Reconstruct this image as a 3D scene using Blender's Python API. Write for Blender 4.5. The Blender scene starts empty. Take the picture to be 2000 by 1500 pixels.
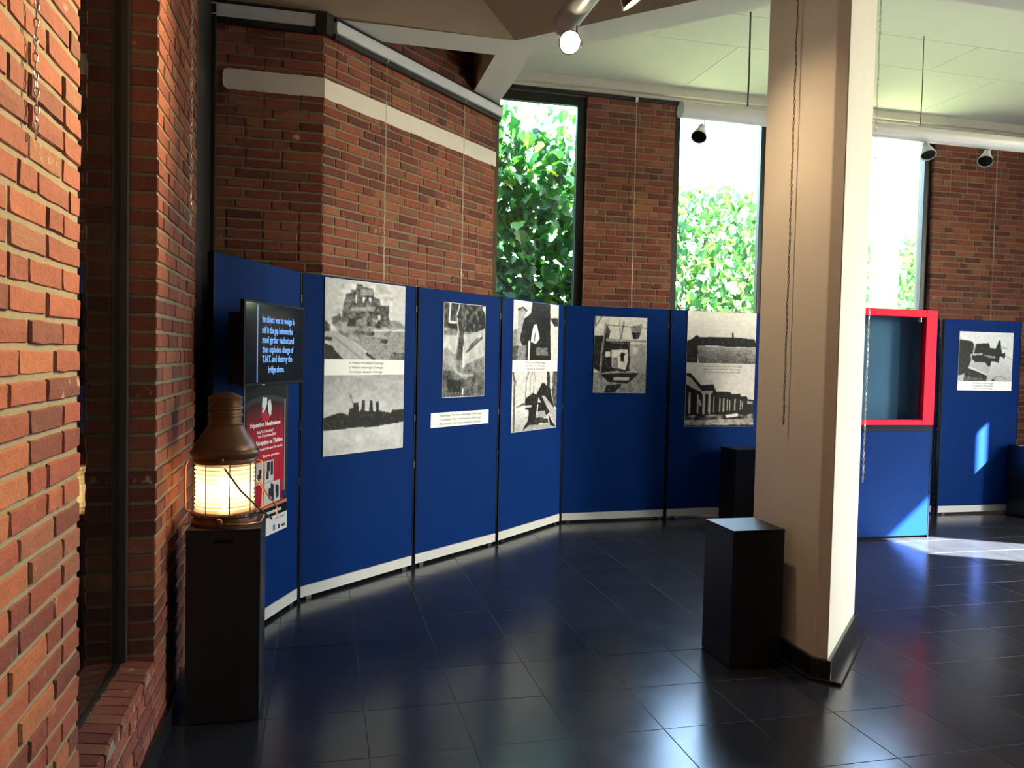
import bpy, bmesh, math, random
import numpy as np
from mathutils import Vector, Matrix
random.seed(7); np.random.seed(7)
sc = bpy.context.scene
COL = sc.collection
PI = math.pi
# ------------------------------------------------------------------ camera
# world: x = along the back wall, y = along the left wall, z = up (building axes), metres
TH = math.radians(13.7); PITCH = math.radians(-2.05); ROLL = 0.022; EYE = 1.528; FPX = 1540.0
def rotz(v, a): return Vector((v[0]*math.cos(a)-v[1]*math.sin(a), v[0]*math.sin(a)+v[1]*math.cos(a), v[2]))
_f = Vector((0, math.cos(PITCH), math.sin(PITCH))); _r0 = Vector((1, 0, 0)); _u0 = _r0.cross(_f)
_r = _r0*math.cos(ROLL)+_u0*math.sin(ROLL); _u = _u0*math.cos(ROLL)-_r0*math.sin(ROLL)
_f, _r, _u = rotz(_f, -TH), rotz(_r, -TH), rotz(_u, -TH)
cam = bpy.data.cameras.new('camera'); camo = bpy.data.objects.new('camera', cam); COL.objects.link(camo)
cam.sensor_width = 36; cam.lens = FPX/2000*36; cam.clip_start = 0.02; cam.clip_end = 500
camo.matrix_world = Matrix(((_r.x, _u.x, -_f.x, 0), (_r.y, _u.y, -_f.y, 0), (_r.z, _u.z, -_f.z, EYE), (0, 0, 0, 1)))
sc.camera = camo
def px(p):
    v = Vector(p)-Vector((0, 0, EYE)); w = v.dot(_f)
    return (None, None, w) if w < .05 else (1000+FPX*v.dot(_r)/w, 750-FPX*v.dot(_u)/w, w)
# ------------------------------------------------------------------ world, sun, exposure
EXPOSURE = 1.4
SUN_DIR = Vector((-.86, .50, -.73)).normalized()
w = bpy.data.worlds.new('sky'); sc.world = w; w.use_nodes = True
nt = w.node_tree; bg = nt.nodes['Background']
sky = nt.nodes.new('ShaderNodeTexSky'); sky.sky_type = 'NISHITA'; sky.sun_disc = False
sky.sun_elevation = math.radians(36.0); sky.sun_rotation = math.atan2(-SUN_DIR.x, -SUN_DIR.y)
sky.air_density = 1.2; sky.dust_density = 2.0
nt.links.new(sky.outputs[0], bg.inputs[0]); bg.inputs[1].default_value = 2.6
sl = bpy.data.lights.new('sun', 'SUN'); sl.energy = 100.0; sl.angle = math.radians(.6); sl.color = (1, .97, .92)
so = bpy.data.objects.new('sun', sl); COL.objects.link(so); so.rotation_euler = SUN_DIR.to_track_quat('-Z', 'Y').to_euler()
so.location = (14, -8, 12)
vs = sc.view_settings
sc.display_settings.display_device = 'sRGB'
vs.view_transform = 'Standard'; vs.look = 'None'; vs.exposure = EXPOSURE; vs.gamma = 1.0; vs.use_curve_mapping = False
sc.cycles.use_denoising = True
sc.cycles.max_bounces = 10; sc.cycles.diffuse_bounces = 6; sc.cycles.transparent_max_bounces = 16
sc.cycles.sample_clamp_indirect = 6.0
sc.cycles.caustics_reflective = True; sc.cycles.blur_glossy = 1.0; sc.cycles.caustics_refractive = False
# ------------------------------------------------------------------ materials
def nodes(name):
    m = bpy.data.materials.new(name); m.use_nodes = True
    t = m.node_tree; return m, t, t.nodes['Principled BSDF'], t.nodes['Material Output']
def N(t, kind, **kw):
    n = t.nodes.new(kind)
    for k, v in kw.items(): setattr(n, k, v)
    return n
def noise(t, scale, detail=4, vec=None, rough=.55):
    n = N(t, 'ShaderNodeTexNoise'); n.inputs['Scale'].default_value = scale; n.inputs['Detail'].default_value = detail
    n.inputs['Roughness'].default_value = rough
    if vec is not None: t.links.new(vec, n.inputs['Vector'])
    return n
def mixc(t, fac, a, b, mode='MIX'):
    n = N(t, 'ShaderNodeMix', data_type='RGBA', blend_type=mode)
    for s, v in ((n.inputs[0], fac), (n.inputs[6], a), (n.inputs[7], b)):
        if hasattr(v, 'links') or isinstance(v, bpy.types.NodeSocket): t.links.new(v, s)
        elif isinstance(v, (int, float)): s.default_value = v
        else: s.default_value = (*v[:3], 1)
    return n.outputs[2]
def ramp(t, fac, stops):
    n = N(t, 'ShaderNodeValToRGB'); e = n.color_ramp.elements
    while len(e) < len(stops): e.new(.5)
    for el, (p, c) in zip(e, stops): el.position = p; el.color = (*c, 1)
    t.links.new(fac, n.inputs[0]); return n.outputs[0]
def bump(t, b, h, strength, dist=.01):
    n = N(t, 'ShaderNodeBump'); n.inputs['Strength'].default_value = strength; n.inputs['Distance'].default_value = dist
    t.links.new(h, n.inputs['Height']); t.links.new(n.outputs[0], b.inputs['Normal'])
def pos(t): return N(t, 'ShaderNodeNewGeometry').outputs['Position']
def M(name, col, rough=.5, metal=0., var=.12, vscale=8, bmp=0., bscale=60, spec=.5):
    m, t, b, o = nodes(name)
    p = pos(t); n = noise(t, vscale, 5, p)
    c = mixc(t, n.outputs[0], [x*(1-var) for x in col], [min(1, x*(1+var)) for x in col])
    t.links.new(c, b.inputs['Base Color']); b.inputs['Roughness'].default_value = rough
    b.inputs['Metallic'].default_value = metal; b.inputs['Specular IOR Level'].default_value = spec
    if bmp:
        n2 = noise(t, bscale, 4, p); bump(t, b, n2.outputs[0], bmp, .004)
    return m
def brick_mat(name, island):
    m, t, b, o = nodes(name); p = pos(t)
    rnd = N(t, 'ShaderNodeNewGeometry').outputs['Random Per Island'] if island else N(t, 'ShaderNodeObjectInfo').outputs['Random']
    base = ramp(t, rnd, [(0, (.105, .033, .027)), (.2, (.16, .043, .031)), (.45, (.205, .056, .036)), (.7, (.235, .072, .042)), (.88, (.265, .098, .050)), (1, (.14, .058, .043))])
    n1 = noise(t, 22, 6, p, .65); n2 = noise(t, 95, 5, p, .7); n3 = noise(t, 9, 3, p)
    c = mixc(t, n1.outputs[0], (.62, .6, .58), (1.28, 1.22, 1.15)); c = mixc(t, 1.0, base, c, 'MULTIPLY')
    c2 = ramp(t, n2.outputs[0], [(.30, (.35, .3, .3)), (.40, (1, 1, 1)), (1, (1, 1, 1))]); c = mixc(t, .8, c, c2, 'MULTIPLY')
    lime = ramp(t, n3.outputs[0], [(.66, (0, 0, 0)), (.72, (1, 1, 1))]); lime2 = ramp(t, n1.outputs[0], [(.5, (0, 0, 0)), (.62, (1, 1, 1))])
    lm = mixc(t, 1.0, lime, lime2, 'MULTIPLY')
    c = mixc(t, lm, c, (.50, .36, .25))
    t.links.new(c, b.inputs['Base Color']); b.inputs['Roughness'].default_value = .85; b.inputs['Specular IOR Level'].default_value = .25
    add = N(t, 'ShaderNodeMath', operation='ADD'); t.links.new(n1.outputs[0], add.inputs[0]); t.links.new(n2.outputs[0], add.inputs[1])
    bump(t, b, add.outputs[0], .6, .006)
    return m
MAT = {}
MAT['brick'] = brick_mat('brick_object', False); MAT['brick_i'] = brick_mat('brick_joined', True)
MAT['mortar'] = M('mortar', (.185, .155, .105), .95, var=.2, vscale=30, bmp=.6, bscale=160, spec=.2)
MAT['plaster_band'] = M('band_paint', (.66, .62, .56), .8, var=.06, vscale=10, bmp=.3, bscale=50)
MAT['ceiling'] = M('ceiling_board', (.70, .70, .60), .9, var=.03, vscale=3, bmp=.08, bscale=90)
MAT['gap'] = M('ceiling_gap', (.22, .21, .17), .95)
MAT['trim'] = M('ceiling_trim', (.62, .57, .47), .8, var=.05)
MAT['soffit'] = M('beam_paint', (.68, .66, .60), .85, var=.05, vscale=4, bmp=.1)
MAT['beam_side'] = M('beam_side_brown', (.40, .30, .19), .85, var=.08, vscale=4, bmp=.1)  # browner than the undersides; used on beam and coffer sides
MAT['column'] = M('column_paint', (.74, .69, .60), .6, var=.03, vscale=5, bmp=.08, bscale=120)
MAT['black_metal'] = M('black_frame', (.012, .012, .013), .4, spec=.4)
MAT['brown_metal'] = M('brown_frame', (.026, .017, .014), .45, spec=.4)
MAT['skirt'] = M('dark_skirting', (.014, .014, .016), .22, var=.3, vscale=12)
MAT['grout'] = M('grout', (.07, .07, .075), .7)
MAT['white_metal'] = M('white_enamel', (.62, .64, .66), .35, var=.04)
MAT['grey_metal'] = M('grey_tube', (.42, .45, .46), .35, var=.06)
MAT['steel'] = M('chain_steel', (.55, .52, .48), .3, metal=.9)
MAT['dark_steel'] = M('dark_chain_steel', (.10, .085, .07), .4, metal=.6)
MAT['wire'] = M('cable', (.12, .12, .10), .5)
MAT['blue'] = M('blue_laminate', (.0008, .0195, .12), .65, var=.06, vscale=6, bmp=.05, bscale=200, spec=.04)
MAT['kick'] = M('kick_strip_grey', (.52, .53, .52), .5, var=.05)
MAT['post'] = M('panel_post', (.004, .007, .018), .6, spec=.08)
MAT['red'] = M('red_lacquer', (.60, .003, .035), .6, var=.05, spec=.1)
MAT['case_in'] = M('case_interior', (.05, .13, .21), .7, var=.1)
MAT['pedestal'] = M('black_pedestal', (.010, .0105, .0115), .38, var=.25, vscale=9, bmp=.03)
MAT['print_white'] = M('print_board', (.86, .855, .84), .5, var=.02)
MAT['ink'] = M('ink', (.10, .10, .11), .7)
MAT['white_ink'] = M('white_ink', (.85, .80, .80), .6)
MAT['plastic'] = M('black_plastic', (.005, .005, .006), .55, spec=.1)
MAT['copper'] = M('old_copper', (.14, .068, .036), .42, metal=.7, var=.45, vscale=14, bmp=.15, bscale=40)
MAT['brass'] = M('brass_wire', (.55, .26, .12), .35, metal=.9)
MAT['iron'] = M('iron_rod', (.045, .03, .022), .5, metal=.6)
MAT['bark'] = M('bark', (.07, .05, .035), .9, var=.3, vscale=20, bmp=.8)
MAT['ground'] = M('lawn', (.22, .24, .12), .95, var=.3, vscale=2)
MAT['roof_out'] = M('roof_felt', (.2, .2, .2), .9)
MAT['paving'] = M('pale_paving', (.46, .44, .40), .9)
MAT['dark_wall'] = M('blackout_wall', (.014, .011, .010), .9, var=.3, vscale=6)  # near-black colour stands in for the darkness beyond the left window
MAT['brick_far'] = M('dull_brick', (.17, .075, .05), .9, var=.3, vscale=12)
MAT['house'] = M('house_render', (.7, .68, .64), .9)
MAT['house_roof'] = M('house_slates', (.35, .36, .38), .8)
MAT['reflector'] = M('lamp_housing', (.16, .11, .08), .4, metal=.4)
def tile_mat(name, island):
    m, t, b, o = nodes(name); p = pos(t)
    rnd = N(t, 'ShaderNodeNewGeometry').outputs['Random Per Island'] if island else N(t, 'ShaderNodeObjectInfo').outputs['Random']
    base = ramp(t, rnd, [(0, (.0095, .0105, .0145)), (1, (.015, .0165, .022))])
    n1 = noise(t, 5, 6, p); n2 = noise(t, 60, 4, p, .7)
    c = mixc(t, n1.outputs[0], base, (.025, .027, .034)); sp = ramp(t, n2.outputs[0], [(.72, (0, 0, 0)), (.78, (1, 1, 1))])
    c = mixc(t, sp, c, (.07, .07, .075)); t.links.new(c, b.inputs['Base Color'])
    r = N(t, 'ShaderNodeMapRange'); r.inputs[3].default_value = .16; r.inputs[4].default_value = .26
    t.links.new(n1.outputs[0], r.inputs[0]); t.links.new(r.outputs[0], b.inputs['Roughness'])
    b.inputs['Specular IOR Level'].default_value = .6
    bump(t, b, n1.outputs[0], .05, .003); return m
MAT['tile'] = tile_mat('floor_tile', False); MAT['tile_i'] = tile_mat('floor_tile_joined', True)
def glass_mat(name, tint=(.93, .96, .95)):
    m, t, b, o = nodes(name); t.nodes.remove(b)
    tr = N(t, 'ShaderNodeBsdfTransparent'); tr.inputs[0].default_value = (*tint, 1)
    gl = N(t, 'ShaderNodeBsdfGlossy'); gl.inputs['Roughness'].default_value = .01
    lw_ = N(t, 'ShaderNodeLayerWeight'); lw_.inputs[0].default_value = .5
    pw = N(t, 'ShaderNodeMath', operation='POWER'); t.links.new(lw_.outputs['Facing'], pw.inputs[0]); pw.inputs[1].default_value = 5.0
    fr = N(t, 'ShaderNodeMath', operation='MULTIPLY_ADD'); t.links.new(pw.outputs[0], fr.inputs[0]); fr.inputs[1].default_value = .96; fr.inputs[2].default_value = .04
    mx = N(t, 'ShaderNodeMixShader'); t.links.new(fr.outputs[0], mx.inputs[0]); t.links.new(tr.outputs[0], mx.inputs[1]); t.links.new(gl.outputs[0], mx.inputs[2])
    t.links.new(mx.outputs[0], o.inputs[0]); return m
MAT['glass'] = glass_mat('window_glass'); MAT['case_glass'] = glass_mat('case_glass', (.82, .90, .95))
def emit_mat(name, col, s):
    m, t, b, o = nodes(name); b.inputs['Base Color'].default_value = (*[c*.5 for c in col], 1)
    b.inputs['Emission Color'].default_value = (*col, 1); b.inputs['Emission Strength'].default_value = s; return m
MAT['lamp'] = emit_mat('lamp_face', (1, .82, .55), 20.0)
MAT['bulb'] = emit_mat('lantern_bulb', (1, .70, .36), 22.0)
MAT['screen'] = emit_mat('screen_black', (.002, .006, .012), .12); MAT['screen'].node_tree.nodes['Principled BSDF'].inputs['Roughness'].default_value = .12
MAT['screen_text'] = emit_mat('screen_letters', (.14, .36, .85), .32)
MAT['screen_edge'] = emit_mat('screen_edge_line', (.20, .27, .55), .22)
def lens_mat():
    m, t, b, o = nodes('fresnel_lens'); t.nodes.remove(b)
    a = N(t, 'ShaderNodeBsdfTransparent'); a.inputs[0].default_value = (1, .93, .78, 1)
    c = N(t, 'ShaderNodeBsdfTranslucent'); c.inputs[0].default_value = (1, .9, .68, 1)
    g = N(t, 'ShaderNodeBsdfGlossy'); g.inputs['Roughness'].default_value = .12
    m1 = N(t, 'ShaderNodeMixShader'); m1.inputs[0].default_value = .62; m2 = N(t, 'ShaderNodeMixShader'); m2.inputs[0].default_value = .08
    t.links.new(a.outputs[0], m1.inputs[1]); t.links.new(c.outputs[0], m1.inputs[2])
    t.links.new(m1.outputs[0], m2.inputs[1]); t.links.new(g.outputs[0], m2.inputs[2]); t.links.new(m2.outputs[0], o.inputs[0]); return m
MAT['lens'] = lens_mat()
def leaf_mat(name, stops, island, trans=.34):
    m, t, b, o = nodes(name)
    rnd = N(t, 'ShaderNodeNewGeometry').outputs['Random Per Island'] if island else N(t, 'ShaderNodeObjectInfo').outputs['Random']
    c = ramp(t, rnd, stops); n = noise(t, 18, 3, pos(t)); c = mixc(t, .5, c, n.outputs[0], 'OVERLAY')
    t.links.new(c, b.inputs['Base Color']); b.inputs['Roughness'].default_value = .45
    tl = N(t, 'ShaderNodeBsdfTranslucent'); c2 = mixc(t, 1., c, (1.2, 1.6, .6), 'MULTIPLY'); t.links.new(c2, tl.inputs[0])
    mx = N(t, 'ShaderNodeMixShader'); mx.inputs[0].default_value = trans
    t.links.new(b.outputs[0], mx.inputs[1]); t.links.new(tl.outputs[0], mx.inputs[2]); t.links.new(mx.outputs[0], o.inputs[0]); return m
GREENS = [(0, (.012, .06, .025)), (.45, (.022, .105, .032)), (.8, (.04, .155, .032)), (.95, (.10, .21, .03)), (1, (.24, .22, .03))]
MAT['leaf'] = leaf_mat('vine_leaf', GREENS, False); MAT['leaf_i'] = leaf_mat('vine_leaves_joined', GREENS, True)
G2 = [(0, (.015, .055, .02)), (.45, (.03, .10, .03)), (.8, (.055, .145, .04)), (1, (.14, .18, .045))]  # separate greens for the far trees, washed-out sunlight put into the colour
MAT['leaf_sunlit'] = leaf_mat('sunlit_leaves_joined', G2, True)
def print_mat():
    m, t, b, o = nodes('printed_photo'); a = N(t, 'ShaderNodeVertexColor'); a.layer_name = 'ink'
    t.links.new(a.outputs[0], b.inputs['Base Color']); b.inputs['Roughness'].default_value = .5; b.inputs['Specular IOR Level'].default_value = .1; return m
MAT['print'] = print_mat()
# ------------------------------------------------------------------ geometry helpers
class MB:
    def __init__(s): s.v = []; s.f = []
    def add(s, vs, fs):
        k = len(s.v); s.v += [tuple(v) for v in vs]; s.f += [tuple(i+k for i in f) for f in fs]; return s
    def box(s, x0, x1, y0, y1, z0, z1):
        return s.add([(x0, y0, z0), (x1, y0, z0), (x1, y1, z0), (x0, y1, z0), (x0, y0, z1), (x1, y0, z1), (x1, y1, z1), (x0, y1, z1)],
                     [(0, 3, 2, 1), (4, 5, 6, 7), (0, 1, 5, 4), (1, 2, 6, 5), (2, 3, 7, 6), (3, 0, 4, 7)])
    def prism(s, pts, z0, z1):
        n = len(pts); a = sum(pts[i][0]*pts[(i+1) % n][1]-pts[(i+1) % n][0]*pts[i][1] for i in range(n))
        if a < 0: pts = pts[::-1]
        return s.add([(x, y, z0) for x, y in pts]+[(x, y, z1) for x, y in pts],
                     [tuple(range(n))[::-1], tuple(range(n, 2*n))]+[(i, (i+1) % n, n+(i+1) % n, n+i) for i in range(n)])
    def lathe(s, prof, n=40, c=(0, 0), cap=True):
        vs = []; fs = []; m = len(prof)
        for r, z in prof:
            vs += [(c[0]+r*math.cos(2*PI*i/n), c[1]+r*math.sin(2*PI*i/n), z) for i in range(n)]
        for j in range(m-1):
            for i in range(n): fs.append((j*n+i, j*n+(i+1) % n, (j+1)*n+(i+1) % n, (j+1)*n+i))
        if cap: fs.append(tuple(range(n))[::-1]); fs.append(tuple(range((m-1)*n, m*n)))
        return s.add(vs, fs)
    def tube(s, pts, r, n=8, cap=True, closed=False):
        pts = [Vector(p) for p in pts]; m = len(pts); vs = []; fs = []; up = None
        for i, p in enumerate(pts):
            if closed: d = pts[(i+1) % m]-pts[i-1]
            else: d = pts[min(i+1, m-1)]-pts[max(i-1, 0)]
            d.normalize()
            if up is None: up = Vector((0, 0, 1)) if abs(d.z) < .9 else Vector((1, 0, 0))
            x = up.cross(d).normalized(); y = d.cross(x); up = y
            rr = r[i] if isinstance(r, (list, tuple)) else r
            vs += [p+x*rr*math.cos(2*PI*k/n)+y*rr*math.sin(2*PI*k/n) for k in range(n)]
        for i in range(m if closed else m-1):
            j = (i+1) % m
            for k in range(n): fs.append((i*n+k, i*n+(k+1) % n, j*n+(k+1) % n, j*n+k))
        if cap and not closed: fs.append(tuple(range(n))[::-1]); fs.append(tuple(range((m-1)*n, m*n)))
        return s.add(vs, fs)
    def mesh(s, name, smooth=False):
        me = bpy.data.meshes.new(name); me.from_pydata(s.v, [], s.f); me.validate(); me.update()
        if smooth:
            me.polygons.foreach_set('use_smooth', [True]*len(me.polygons))
            try: me.set_sharp_from_angle(angle=math.radians(38))
            except Exception: pass
        return me
    def obj(s, name, mat, parent=None, smooth=False, bev=0., **kw):
        return link(name, s.mesh(name, smooth), mat, parent, bev, **kw)
def link(name, me, mat, parent=None, bev=0., label=None, cat=None, group=None, kind=None):
    o = bpy.data.objects.new(name, me); COL.objects.link(o)
    if mat is not None and len(me.materials) == 0: me.materials.append(MAT[mat] if isinstance(mat, str) else mat)
    if parent is not None: o.parent = parent
    if bev:
        b = o.modifiers.new('bevel', 'BEVEL'); b.width = bev; b.segments = 2; b.limit_method = 'ANGLE'
    return tag(o, label, cat, group, kind)
def tag(o, label=None, cat=None, group=None, kind=None):
    for k, v in (('label', label), ('category', cat), ('group', group), ('kind', kind)):
        if v: o[k] = v
    return o
def empty(name, loc, rz=0, **kw):
    o = bpy.data.objects.new(name, None); COL.objects.link(o); o.location = loc; o.rotation_euler = (0, 0, rz)
    o.empty_display_size = .1; return tag(o, **kw)
def text(name, body, parent, x, z, y, mat, size=.03, width=None, align='CENTER', bold=0., xs=1., rz=0.):
    """flat lettering lying on a local x-z plane facing -y"""
    cu = bpy.data.curves.new(name, 'FONT'); cu.body = body; cu.size = size; cu.align_x = align; cu.align_y = 'CENTER'; cu.offset = bold
    cu.resolution_u = 2; cu.extrude = .0003
    t = bpy.data.objects.new(name, cu); COL.objects.link(t)
    bpy.context.view_layer.update()
    me = bpy.data.meshes.new_from_object(t.evaluated_get(bpy.context.evaluated_depsgraph_get()))
    COL.objects.unlink(t); bpy.data.objects.remove(t); bpy.data.curves.remove(cu)
    me.materials.clear()
    if width:
        xsn = [v.co.x for v in me.vertices]; cw = max(xsn)-min(xsn); xs = width/cw if cw else 1
    me.transform(Matrix.Diagonal((xs, 1, 1, 1)))
    o = link(name, me, mat, parent); o.location = (x, y, z); o.rotation_euler = (PI/2, rz, 0); return o
# ------------------------------------------------------------------ bricks
CH = .0635; BH = .0505; BJ = .012
def unit_brick(seed):
    """front outline in x,z of a 1 x 1 brick; y = depth; scaled per brick"""
    r = random.Random(seed); pts = []
    for i, (a, b) in enumerate(((0, 0), (.33, 0), (.68, 0), (1, 0), (1, .5), (1, 1), (.64, 1), (.3, 1), (0, 1), (0, .5))):
        pts.append((a+r.uniform(-.008, .008), b+r.uniform(-.045, .045)))
    n = len(pts); vs = []
    for k, (ins, y) in enumerate(((1, -.0045), (0, 0.0005), (0, .1))):
        for a, b in pts:
            vs.append((a-(a-.5)*.04*ins, y+r.uniform(-.0012, .0012)*(k == 0), b-(b-.5)*.13*ins))
    fs = [tuple(range(n))]+[(k*n+i, (k+1)*n+i, (k+1)*n+(i+1) % n, k*n+(i+1) % n) for k in range(2) for i in range(n)]
    return vs, fs
UB = [unit_brick(s) for s in range(8)]
UBM = []
for vs, fs in UB:
    m_ = MB(); m_.add(vs, fs); me = m_.mesh('brick'); me.materials.append(MAT['brick']); UBM.append(me)
def bricks(wall, rects, mat_local, seen=None, limit=300, seed=1):
    """lay courses over rects (x0,x1,z0,z1) of the wall's local front plane y=0"""
    r = random.Random(seed); out = []
    for (x0, x1, z0, z1) in rects:
        for k in range(int(math.ceil((z0-.001)/CH)), int(z1/CH)+1):
            zb = k*CH+.006
            if zb+BH > z1+.02: break
            x = x0; first = True
            while x < x1-.02:
                L = .208 if r.random() < .68 else .098
                if first: L = (.208, .098, .15)[k % 3] if r.random() < .8 else L; first = False
                if x+L > x1-.05: L = x1-x
                out.append((x, L, zb)); x += L+BJ
    sc_ = []
    for i, (x, L, z) in enumerate(out):
        p = mat_local @ Vector((x+L/2, 0, z+BH/2)); a, b, d = px(p)
        vis = a is not None and -40 < a < 2040 and -30 < b < 1530 and (seen is None or seen(x, z))
        sc_.append((0 if vis else 1, d if d else 99, i))
    sc_.sort(); pick = set(i for q, d, i in sc_[:limit] if q == 0)
    rest = MB()
    for i, (x, L, z) in enumerate(out):
        k = r.randrange(8); dy = r.uniform(-.0025, .002)
        if i in pick:
            o = bpy.data.objects.new('brick', UBM[k]); COL.objects.link(o); o.parent = wall
            o.location = (x, dy, z); o.scale = (L, 1, BH)
        else:
            vs, fs = UB[k]; rest.add([(x+a*L, dy+y, z+b*BH) for a, y, b in vs], fs)
    if rest.v: rest.obj('brickwork', 'brick_i', wall, kind='stuff')
def wall(name, org, ang, length, h, openings, rects, label, thick=.24, seen=None, seed=1, brick=True):
    """core with openings (x0,x1,z0,z1) in local x,z; front face at local y=0, room on -y"""
    m = MB(); xs = 0.; F = .0005
    def bx(a, b, c, d):
        if b-a > .001 and d-c > .001: m.box(a, b, F, thick, c, d)
    e = .004 if brick else 0
    for (a, b, c, d) in sorted(openings):
        bx(xs+(e if xs > 0 else 0), a-e, 0, h); bx(a-e, b+e, 0, c); bx(a-e, b+e, d, h); xs = b
    bx(xs+(e if xs > 0 else 0), length-e, 0, h)
    o = m.obj(name, 'mortar' if brick else 'dark_wall', kind='structure', label=label, cat='wall')
    o.location = (*org, 0); o.rotation_euler = (0, 0, ang)
    if brick: bricks(o, rects, Matrix.Translation((*org, 0)) @ Matrix.Rotation(ang, 4, 'Z'), seen, seed=seed)
    return o
def window(name, org, ang, x0, x1, z0, z1, y, label, fr=.055, frd=.06, mat='black_metal', transoms=(), mull=()):
    m = MB()
    m.box(x0, x0+fr, y, y+frd, z0, z1).box(x1-fr, x1, y, y+frd, z0, z1).box(x0+fr, x1-fr, y, y+frd, z0, z0+fr).box(x0+fr, x1-fr, y, y+frd, z1-fr, z1)
    for tz in transoms: m.box(x0+fr, x1-fr, y+.005, y+frd-.005, tz, tz+.04)
    for tx in mull: m.box(tx, tx+.05, y+.005, y+frd-.005, z0+fr, z1-fr)
    o = m.obj(name, mat, kind='structure', label=label, cat='window', bev=.004)
    o.location = (*org, 0); o.rotation_euler = (0, 0, ang)
    g = MB(); g.box(x0+fr, x1-fr, y+.026, y+.032, z0+fr, z1-fr); g.obj('pane', 'glass', o)
    return o
def portal(org, ang, x0, x1, z0, z1, y=.2):
    l = bpy.data.lights.new('daylight_portal', 'AREA'); l.shape = 'RECTANGLE'; l.size = x1-x0; l.size_y = z1-z0; l.cycles.is_portal = True
    o = bpy.data.objects.new('daylight_portal', l); COL.objects.link(o)
    mtx = Matrix.Translation((*org, 0)) @ Matrix.Rotation(ang, 4, 'Z') @ Matrix.Translation(((x0+x1)/2, y, (z0+z1)/2)) @ Matrix.Rotation(-PI/2, 4, 'X')
    o.matrix_world = mtx
# ------------------------------------------------------------------ floor
CZ = 4.2
U0, U1, V0, V1 = -.59, 9.40, -4.0, 7.36
fl = MB().box(-.9, 9.8, -4.3, 7.7, -.12, -.0012).obj('floor', 'grout', kind='structure', label='dark polished stone tile floor of the hall', cat='floor')
tm = MB()
def tile_shape(d=.1988, z=0., b=.0012):
    return [(-d+b, -d+b, z), (d-b, -d+b, z), (d-b, d-b, z), (-d+b, d-b, z), (-d, -d, z-b), (d, -d, z-b), (d, d, z-b), (-d, d, z-b), (-d, -d, -.012), (d, -d, -.012), (d, d, -.012), (-d, d, -.012)], \
        [(0, 1, 2, 3)]+[(4+i, 4+(i+1) % 4, (i+1) % 4, i) for i in range(4)]+[(8+i, 8+(i+1) % 4, 4+(i+1) % 4, 4+i) for i in range(4)]
tv_, tf_ = tile_shape(); tme = MB().add(tv_, tf_).mesh('tile'); tme.materials.append(MAT['tile'])
tiles = []
for i in range(-2, 25):
    for j in range(-18, 12):
        u, v = i*.4, 2.96+.4*j-.2
        if not (-.8 < u < 9.6 and -4.1 < v < 7.4): continue
        a, b, d = px((u, v, 0)); vis = a is not None and -120 < a < 2120 and 900 < b < 1700
        tiles.append((0 if vis else 1, d, u, v))
tiles.sort(); trest = MB()
for k, (q, d, u, v) in enumerate(tiles):
    dz = random.uniform(-.0004, .0004)
    if q == 0 and k < 300:
        o = bpy.data.objects.new('tile', tme); COL.objects.link(o); o.parent = fl; o.location = (u, v, dz)
    else: trest.add([(x+u, y+v, z+dz) for x, y, z in tv_], tf_)
trest.obj('tiling', 'tile_i', fl, kind='stuff')
# ------------------------------------------------------------------ brick walls
H90 = PI/2
W1L = (2.177+4, 3.14+4, .34, 4.05); W2L = (4.06+4, 5.25+4, .34, 4.05)
wl = wall('wall_left', (U0, V0), H90, 9.25, CZ, [W1L, W2L],
          [(0, W1L[0], 0, CZ), (W1L[1], W2L[0], 0, CZ), (W1L[0]+.012, W1L[1]-.012, 0, .33), (W2L[0]+.012, 9.24, 0, .33)],
          'orange red brick wall on the left with tall window recesses', thick=.14, seen=lambda x, z: x > 5.2 and (x < W1L[1] or z > .0), seed=3)
for k in range(15):                                            # brick-on-edge sill, sloping to the room
    o = bpy.data.objects.new('sill_brick', UBM[k % 8]); COL.objects.link(o); o.parent = wl
    o.location = (W1L[0]+.004+k*.0637, -.004, .352); o.rotation_euler = (-H90+.12, 0, 0); o.scale = (.0595, 1.0, .115)
MB().add([(W1L[0], .0, .30), (W1L[1], .0, .30), (W1L[1], .0, .3495), (W1L[0], .0, .3495), (W1L[0], .11, .30), (W1L[1], .11, .30), (W1L[1], .11, .3625), (W1L[0], .11, .3625)], [(0, 1, 2, 3), (3, 2, 6, 7), (0, 3, 7, 4), (1, 5, 6, 2), (4, 7, 6, 5)]).obj('sill_bed', 'mortar', wl)
wdk = wall('wall_back_left', (-.71, 5.25), 0, .71, CZ, [], [(0.02, .71, 0, CZ)], 'shaded dark brick wall behind the screen and lantern', seen=lambda x, z: z > 1.85, seed=5)
DIAG = (0.0, 5.262)
wdg = wall('wall_diagonal', DIAG, PI/4, 2.03, CZ, [], [(0, 2.03, 0, CZ)], 'diagonal red brick wall with a painted white band', seen=lambda x, z: z > 1.9, seed=8)
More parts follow.
